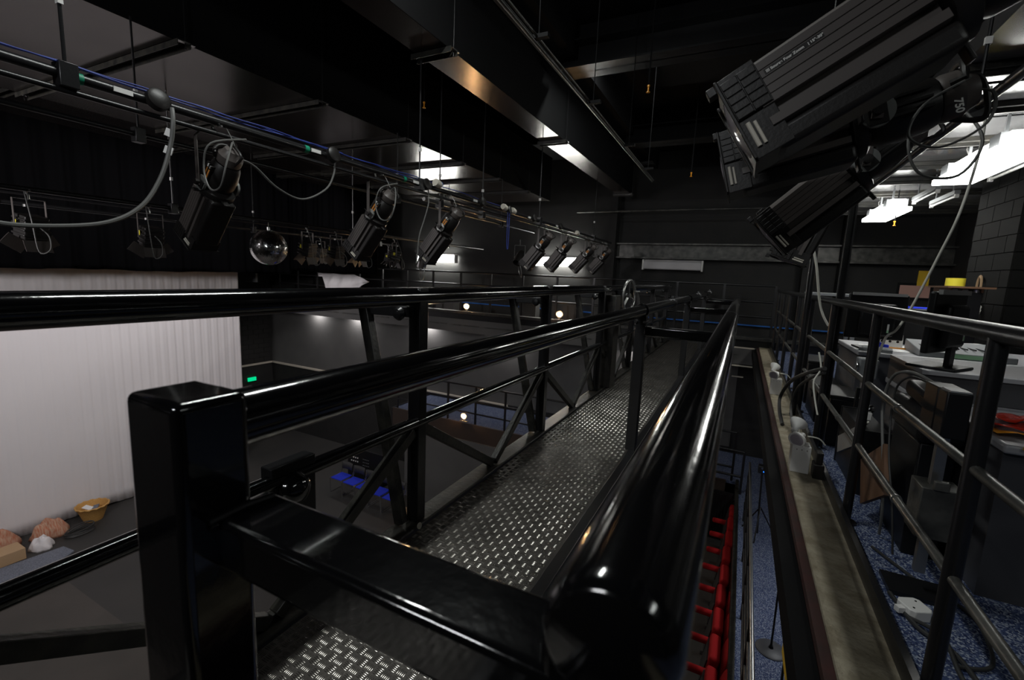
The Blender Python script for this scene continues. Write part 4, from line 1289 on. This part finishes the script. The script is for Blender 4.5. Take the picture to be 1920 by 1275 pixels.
# stair nosings at the far end between bridge and gallery
for i, (z, y, x0, x1) in enumerate(((-1.30, 10.38, -.05, .34), (-1.68, 10.38, -.1, .34), (-1.95, 10.6, -.02, .2))):
    struct('trim_%d' % (6 + i), MB().box(x0, x1, y, y + .03, z - .012, z + .012), 'nosing')
ms = thing('microphone_stand', 'black microphone stand with round base on the blue carpet below', 'stand', (.70, 5.44, LZ))
MB().lathe([(.001, 0), (.15, 0), (.155, .008), (.14, .022), (.03, .03), (.001, .03)], 32).build('base', 'deskpanel', ms)
MB().cyl((0, 0, .02), (0.0, .05, .85), .011, n=12).build('lower_tube', 'blackplastic', ms)
MB().cyl((0, .05, .82), (0, .055, .90), .018, n=12).build('clutch', 'blackplastic', ms)
MB().cyl((0, .05, .85), (-.03, .16, 1.55), .007, n=10).build('upper_tube', 'blackplastic', ms)
MB().cyl((-.03, .16, 1.55), (-.031, .163, 1.575), .008, n=10).build('thread_tip', 'chrome', ms)
MB().lathe([(.001, 0), (.028, 0), (.018, .04), (.001, .04)], 12, at=(0, 0, .02)).build('collar', 'blackplastic', ms)
eq = thing('equipment_trolley', 'dark trolley with orange frame partly hidden under the ledge', 'trolley', (.82, 4.45, LZ))
MB().box(-.10, .3, -.5, .2, .70, .73).build('top_board', 'blackplastic', eq, bevel=.004)
MB().box(-.13, -.10, -.5, .22, .60, .76).box(-.10, .3, .2, .23, .60, .76).build('orange_frame', 'yellow', eq, bevel=.003)
for x, y in ((-.11, -.48), (-.11, .2), (.28, -.48), (.28, .2)):
    MB().box(x, x + .02, y - .01, y + .01, 0, .70).build('leg', 'satin', eq)
o = MB().box(-.04, .04, -.16, .16, 0, .05).box(-.03, .03, .10, .14, .05, .052).build('white_console', 'white', loc=(.79, 4.42, LZ + .73), bevel=.005, rot=(0, 0, R(8)))
tag(o, 'slim white box lying on the orange framed trolley', 'box')
# tripod stand with small lamp
tp = thing('tripod_stand', 'dark folded tripod stand with tiny blue light near the lower far end', 'stand', (.62, 8.0, LZ))
MB().cyl((0, 0, .05), (-.04, 0, 1.1), .014, n=10).build('column', 'blackplastic', tp)
for k in range(3):
    a = R(120 * k + 20)
    MB().cyl((0, 0, .5), (.28 * math.cos(a), .28 * math.sin(a), 0.012), .01, n=8).build('leg', 'blackplastic', tp)
MB().box(-.10, .02, -.06, .06, 1.08, 1.2).build('head', 'blackplastic', tp, bevel=.01)
MB().lathe([(.001, 0), (.012, 0), (.012, .006), (.001, .006)], 10, rot=rx(R(90)), at=(-.02, -.062, 1.12)).build('indicator', 'led', tp)
MB().lathe([(.001, 0), (.014, 0), (.014, .01), (.001, .01)], 10, rot=rx(R(90)), at=(-.05, -.062, 1.17)).build('knob', 'chrome', tp)

# ------------------------------------------------------------------ red theatre seats
def red_seat(loc, label):
    t = thing('theatre_seat', label, 'seat', loc, 0, 'red tip-up seats in the row below the bridge')
    # back panel: curved, leaning to +X (audience faces -X)
    vs, fs = [], []
    nz, ny = 6, 6
    for side in (0, 1):
        for a in range(nz + 1):
            for b in range(ny + 1):
                v = a / nz
                u = b / ny * 2 - 1
                z = .32 + .58 * v
                w = .235 * (1 - .12 * v * v - (.25 if a == nz else 0))
                th = .06 * (1 - u ** 4 * .7) * (1 - (v ** 6) * .6)
                x = .14 + .12 * v + .02 * u * u * -1 + (th if side else -th)
                vs.append((x, u * w, z))
    N = (nz + 1) * (ny + 1)
    idx = lambda s, a, b: s * N + a * (ny + 1) + b
    for s in (0, 1):
        for a in range(nz):
            for b in range(ny):
                fs.append((idx(s, a, b), idx(s, a + 1, b), idx(s, a + 1, b + 1), idx(s, a, b + 1)))
    for a in range(nz):
        for b in (0, ny):
            fs.append((idx(0, a, b), idx(0, a + 1, b), idx(1, a + 1, b), idx(1, a, b)))
    for b in range(ny):
        for a in (0, nz):
            fs.append((idx(0, a, b), idx(0, a, b + 1), idx(1, a, b + 1), idx(1, a, b)))
    MB().add(vs, fs).build('backrest', 'seatred', t, sub=1, angle=180)
    MB().box(-.11, .01, -.22, .22, .36, .80).build('seat_pad', 'seatred', t, bevel=.04, seg=4, rot=(0, R(10), 0))
    MB().box(-.125, -.11, -.19, .19, .38, .72).build('pad_shell', 'chairback', t, rot=(0, R(10), 0))
    MB().box(-.25, .06, -.295, -.222, .58, .665).build('armrest', 'seatred', t, bevel=.03, seg=3)
    MB().box(-.03, .05, -.275, -.245, 0, .6).build('standard', 'chairback', t)
    MB().box(-.10, .10, -.29, -.23, 0, .012).build('foot', 'chairback', t)
    return t


sx = [(.061, 8.876), (.041, 8.345), (.026, 7.801), (-.001, 7.28), (-.011, 6.718), (-.037, 6.196), (-.048, 5.668), (-.063, 5.152), (-.08, 4.62), (-.095, 4.09)]
ords = ['farthest', 'second farthest', 'third farthest', 'fourth farthest', 'fifth farthest', 'fifth nearest', 'fourth nearest', 'third nearest', 'second nearest', 'nearest']
r0 = red_seat((sx[0][0] + .13, sx[0][1] + .26, -5.02), 'red upholstered tip-up seat, farthest of its row')
for (x, y), w in list(zip(sx, ords))[1:]:
    dup(r0, (x + .13, y + .26, -5.02), 0, 'red upholstered tip-up seat, %s of its row' % w)

# ------------------------------------------------------------------ stage floor things
def blue_chair(loc, rotz, label):
    t = thing('stacking_chair', label, 'chair', loc, rotz, 'blue seated chairs in a row on the stage floor')
    MB().box(-.21, .21, -.22, .20, .435, .475).build('seat', 'blueseat', t, bevel=.015, seg=3)
    vs, fs = [], []
    for a in range(9):
        u = a / 8 * 2 - 1
        for z in (.60, .70, .82):
            vs.append((u * .21, .24 + .02 * (z - .6) * 5 - .03 * u * u, z))
    for a in range(8):
        for b in range(2):
            fs.append((a * 3 + b, a * 3 + 3 + b, a * 3 + 4 + b, a * 3 + 1 + b))
    o = MB().add(vs, fs).build('backrest', 'chairback', t)
    k = o.modifiers.new('thick', 'SOLIDIFY')
    k.thickness = .012
    for s in (-1, 1):
        MB().tube([(s * .235, .25, .78), (s * .235, .20, .47), (s * .235, -.20, .46), (s * .235, -.23, .42), (s * .235, -.22, .03), (s * .235, -.18, .012), (s * .235, .20, .012)], .011, 8, smooth=3).build('leg', 'chrome', t)
    return t


c0 = blue_chair((-10.15, 9.3, FZ), 0, 'blue seated chrome chair, leftmost of the row on the stage floor')
for i, w in enumerate(('second from the left', 'middle one', 'second from the right', 'rightmost')):
    dup(c0, (-10.15 + .53 * (i + 1), 9.3 - .035 * (i + 1), FZ), 0, 'blue seated chrome chair, %s of the row on the stage floor' % w)
rk = thing('amplifier_rack', 'low black rack with small lights behind the blue chairs', 'rack', (-10.0, 10.15, FZ))
MB().box(-.7, .75, -.1, .3, 0, 1.05).build('case', 'blackplastic', rk, bevel=.01)
for a in range(4):
    for b in range(3):
        if random.random() < .85:
            MB().lathe([(.001, 0), (.022, 0), (.022, .01), (.001, .01)], 10, rot=rx(R(90)), at=(-.52 + a * .085, -.1, .62 + b * .12)).build('knob', 'white', rk)
for a in range(4):
    for b in range(3):
        MB().box(-.05 + a * .07, -.01 + a * .07, -.106, -.1, .55 + b * .1, .56 + b * .1).build('slot', 'rackgrey', rk)
MB().lathe([(.001, 0), (.05, 0), (.05, .02), (.001, .02)], 14, rot=rx(R(90)), at=(.6, -.1, .48)).build('dial', 'white', rk)
nt_ = thing('safety_notice', 'small white notice with two blue squares on the wall below the lower gallery', 'notice', (-9.12, 9.98, -4.78))
MB().box(-.1, .1, -.005, .005, -.18, .18).build('board', 'white', nt_)
for z in (-.10, .03):
    MB().box(-.07, .07, -.008, -.005, z, z + .09).build('pictogram', 'bluecable', nt_)
o = MB().box(-.1, .1, .07, .09, -1.5, .2).build('notice_post', 'satin', nt_)
o = MB().box(-.3, .3, -.2, .2, 0, .03).build('wooden_stage_board', 'tan', loc=(-7.6, 9.3, FZ + .0), bevel=.003)
tag(o, 'pale board on the floor at the right end of the blue chairs', 'board')
ex = MB().box(-.03, .03, -.16, .16, -.07, .07).build('exit_sign', 'exit', loc=(XL + .06, 11.0, -4.55))
tag(ex, 'small green lit exit sign just right of the white cloth', 'sign')
# basket
bk = thing('basket', 'yellow wicker basket on the floor against the white cloth', 'basket', (-14.25, 4.95, FZ))
MB().lathe([(.001, 0), (.19, 0), (.25, .18), (.31, .36), (.325, .37), (.33, .39), (.31, .40), (.295, .37), (.24, .18), (.18, .02), (.001, .02)], 32).build('bowl', 'basket', bk)
MB().tube([(.325 * math.cos(a), .325 * math.sin(a), .385 + .012 * math.sin(14 * a)) for a in [2 * math.pi * k / 48 for k in range(49)]], .018, 8).build('rim', 'basket', bk)
for i, (x, y, a, m) in enumerate(((-.05, -.05, 20, 'paper'), (.08, .02, -35, 'bluegrey'))):
    o = MB().box(-.15, .15, -.06, .06, 0, .02).build('folded_paper', m, loc=(-14.25 + x, 4.95 + y, FZ + .3), rot=(R(12), R(8), R(a)))
    tag(o, ['white papers lying in the yellow basket', 'blue grey papers lying in the yellow basket'][i], 'paper')
# heap of cloths
def blob(name, m, loc, sx_, sy_, sz_, label, cat, seed, rot=0):
    rnd = random.Random(seed)
    ph = [rnd.uniform(0, 6) for _ in range(6)]
    vs, fs = [], []
    A_, B_ = 26, 12
    for i in range(B_ + 1):
        la = math.pi / 2 * i / B_
        for j in range(A_):
            lo = 2 * math.pi * j / A_
            r = 1 + .12 * math.sin(3 * lo + ph[0]) + .10 * math.sin(5 * lo + 3 * la + ph[1]) + .05 * math.sin(9 * lo - 2 * la + ph[2])
            h = 1 + .18 * math.sin(4 * lo + ph[3]) * math.cos(la) + .1 * math.sin(7 * la + 2 * lo + ph[4])
            vs.append((sx_ * r * math.cos(la), sy_ * r * math.sin(lo) * math.cos(la), 0) if False else (sx_ * r * math.cos(lo) * math.cos(la), sy_ * r * math.sin(lo) * math.cos(la), max(0, sz_ * h * math.sin(la))))
    for i in range(B_):
        for j in range(A_):
            fs.append((i * A_ + j, i * A_ + (j + 1) % A_, (i + 1) * A_ + (j + 1) % A_, (i + 1) * A_ + j))
    fs.append(tuple(range(A_))[::-1])
    o = MB().add(vs, fs).build(name, m, loc=loc, rot=(0, 0, rot), angle=180)
    return tag(o, label, cat)


blob('folded_blanket', 'peach', (-14.2, 4.12, FZ), .26, .34, .40, 'orange and white striped blanket heaped against the white cloth', 'blanket', 2)
blob('folded_blanket', 'peach', (-14.28, 3.15, FZ), .24, .45, .55, 'second orange patterned blanket at the left edge of the heap', 'blanket', 5)
blob('white_towel', 'cyc', (-13.7, 3.82, FZ), .18, .2, .28, 'white towel drooping over the front of the heap', 'towel', 8)
o = MB().box(-.22, .22, -.5, .3, 0, .26).build('card_box', 'tan', loc=(-13.72, 3.2, FZ), bevel=.01)
tag(o, 'pale tan cardboard box in front of the orange blankets', 'box')
o = MB().prism([(-.35, -.7), (.3, -.7), (.35, .55), (.2, .8), (-.2, .75)], 0, .05, 'z').build('woven_tray', 'bluegrey', loc=(-13.1, 3.3, FZ + .008), bevel=.01)
tag(o, 'blue grey woven mat on the floor before the cardboard box', 'mat')
g = MB()
for i in range(9):
    a = i * .7
    g.tube([(.18 * math.cos(b + a) * (1 - .03 * i), .28 * math.sin(b + a), .02 + .02 * i * math.sin(b * .5) ** 2) for b in [2 * math.pi * k / 18 for k in range(19)]], .012, 6)
o = g.build('coiled_cable', 'cable', loc=(-13.75, 4.5, FZ + .01))
tag(o, 'black coiled cable on the floor between blankets and basket', 'cable')
for i, (x, y, lb) in enumerate(((-8.6, 1.55, 'small red tape mark on the stage floor left of the near post'), (-7.1, 2.0, 'red tape mark on the stage floor nearest the near post'), (-6.4, .85, 'red tape mark on the stage floor below the lowest brace'))):
    o = MB().box(-.05, .05, -.02, .02, 0, .002).build('tape_mark', 'seatred', loc=(x, y, FZ + .007), rot=(0, 0, R(30)))
    tag(o, lb, 'tape')
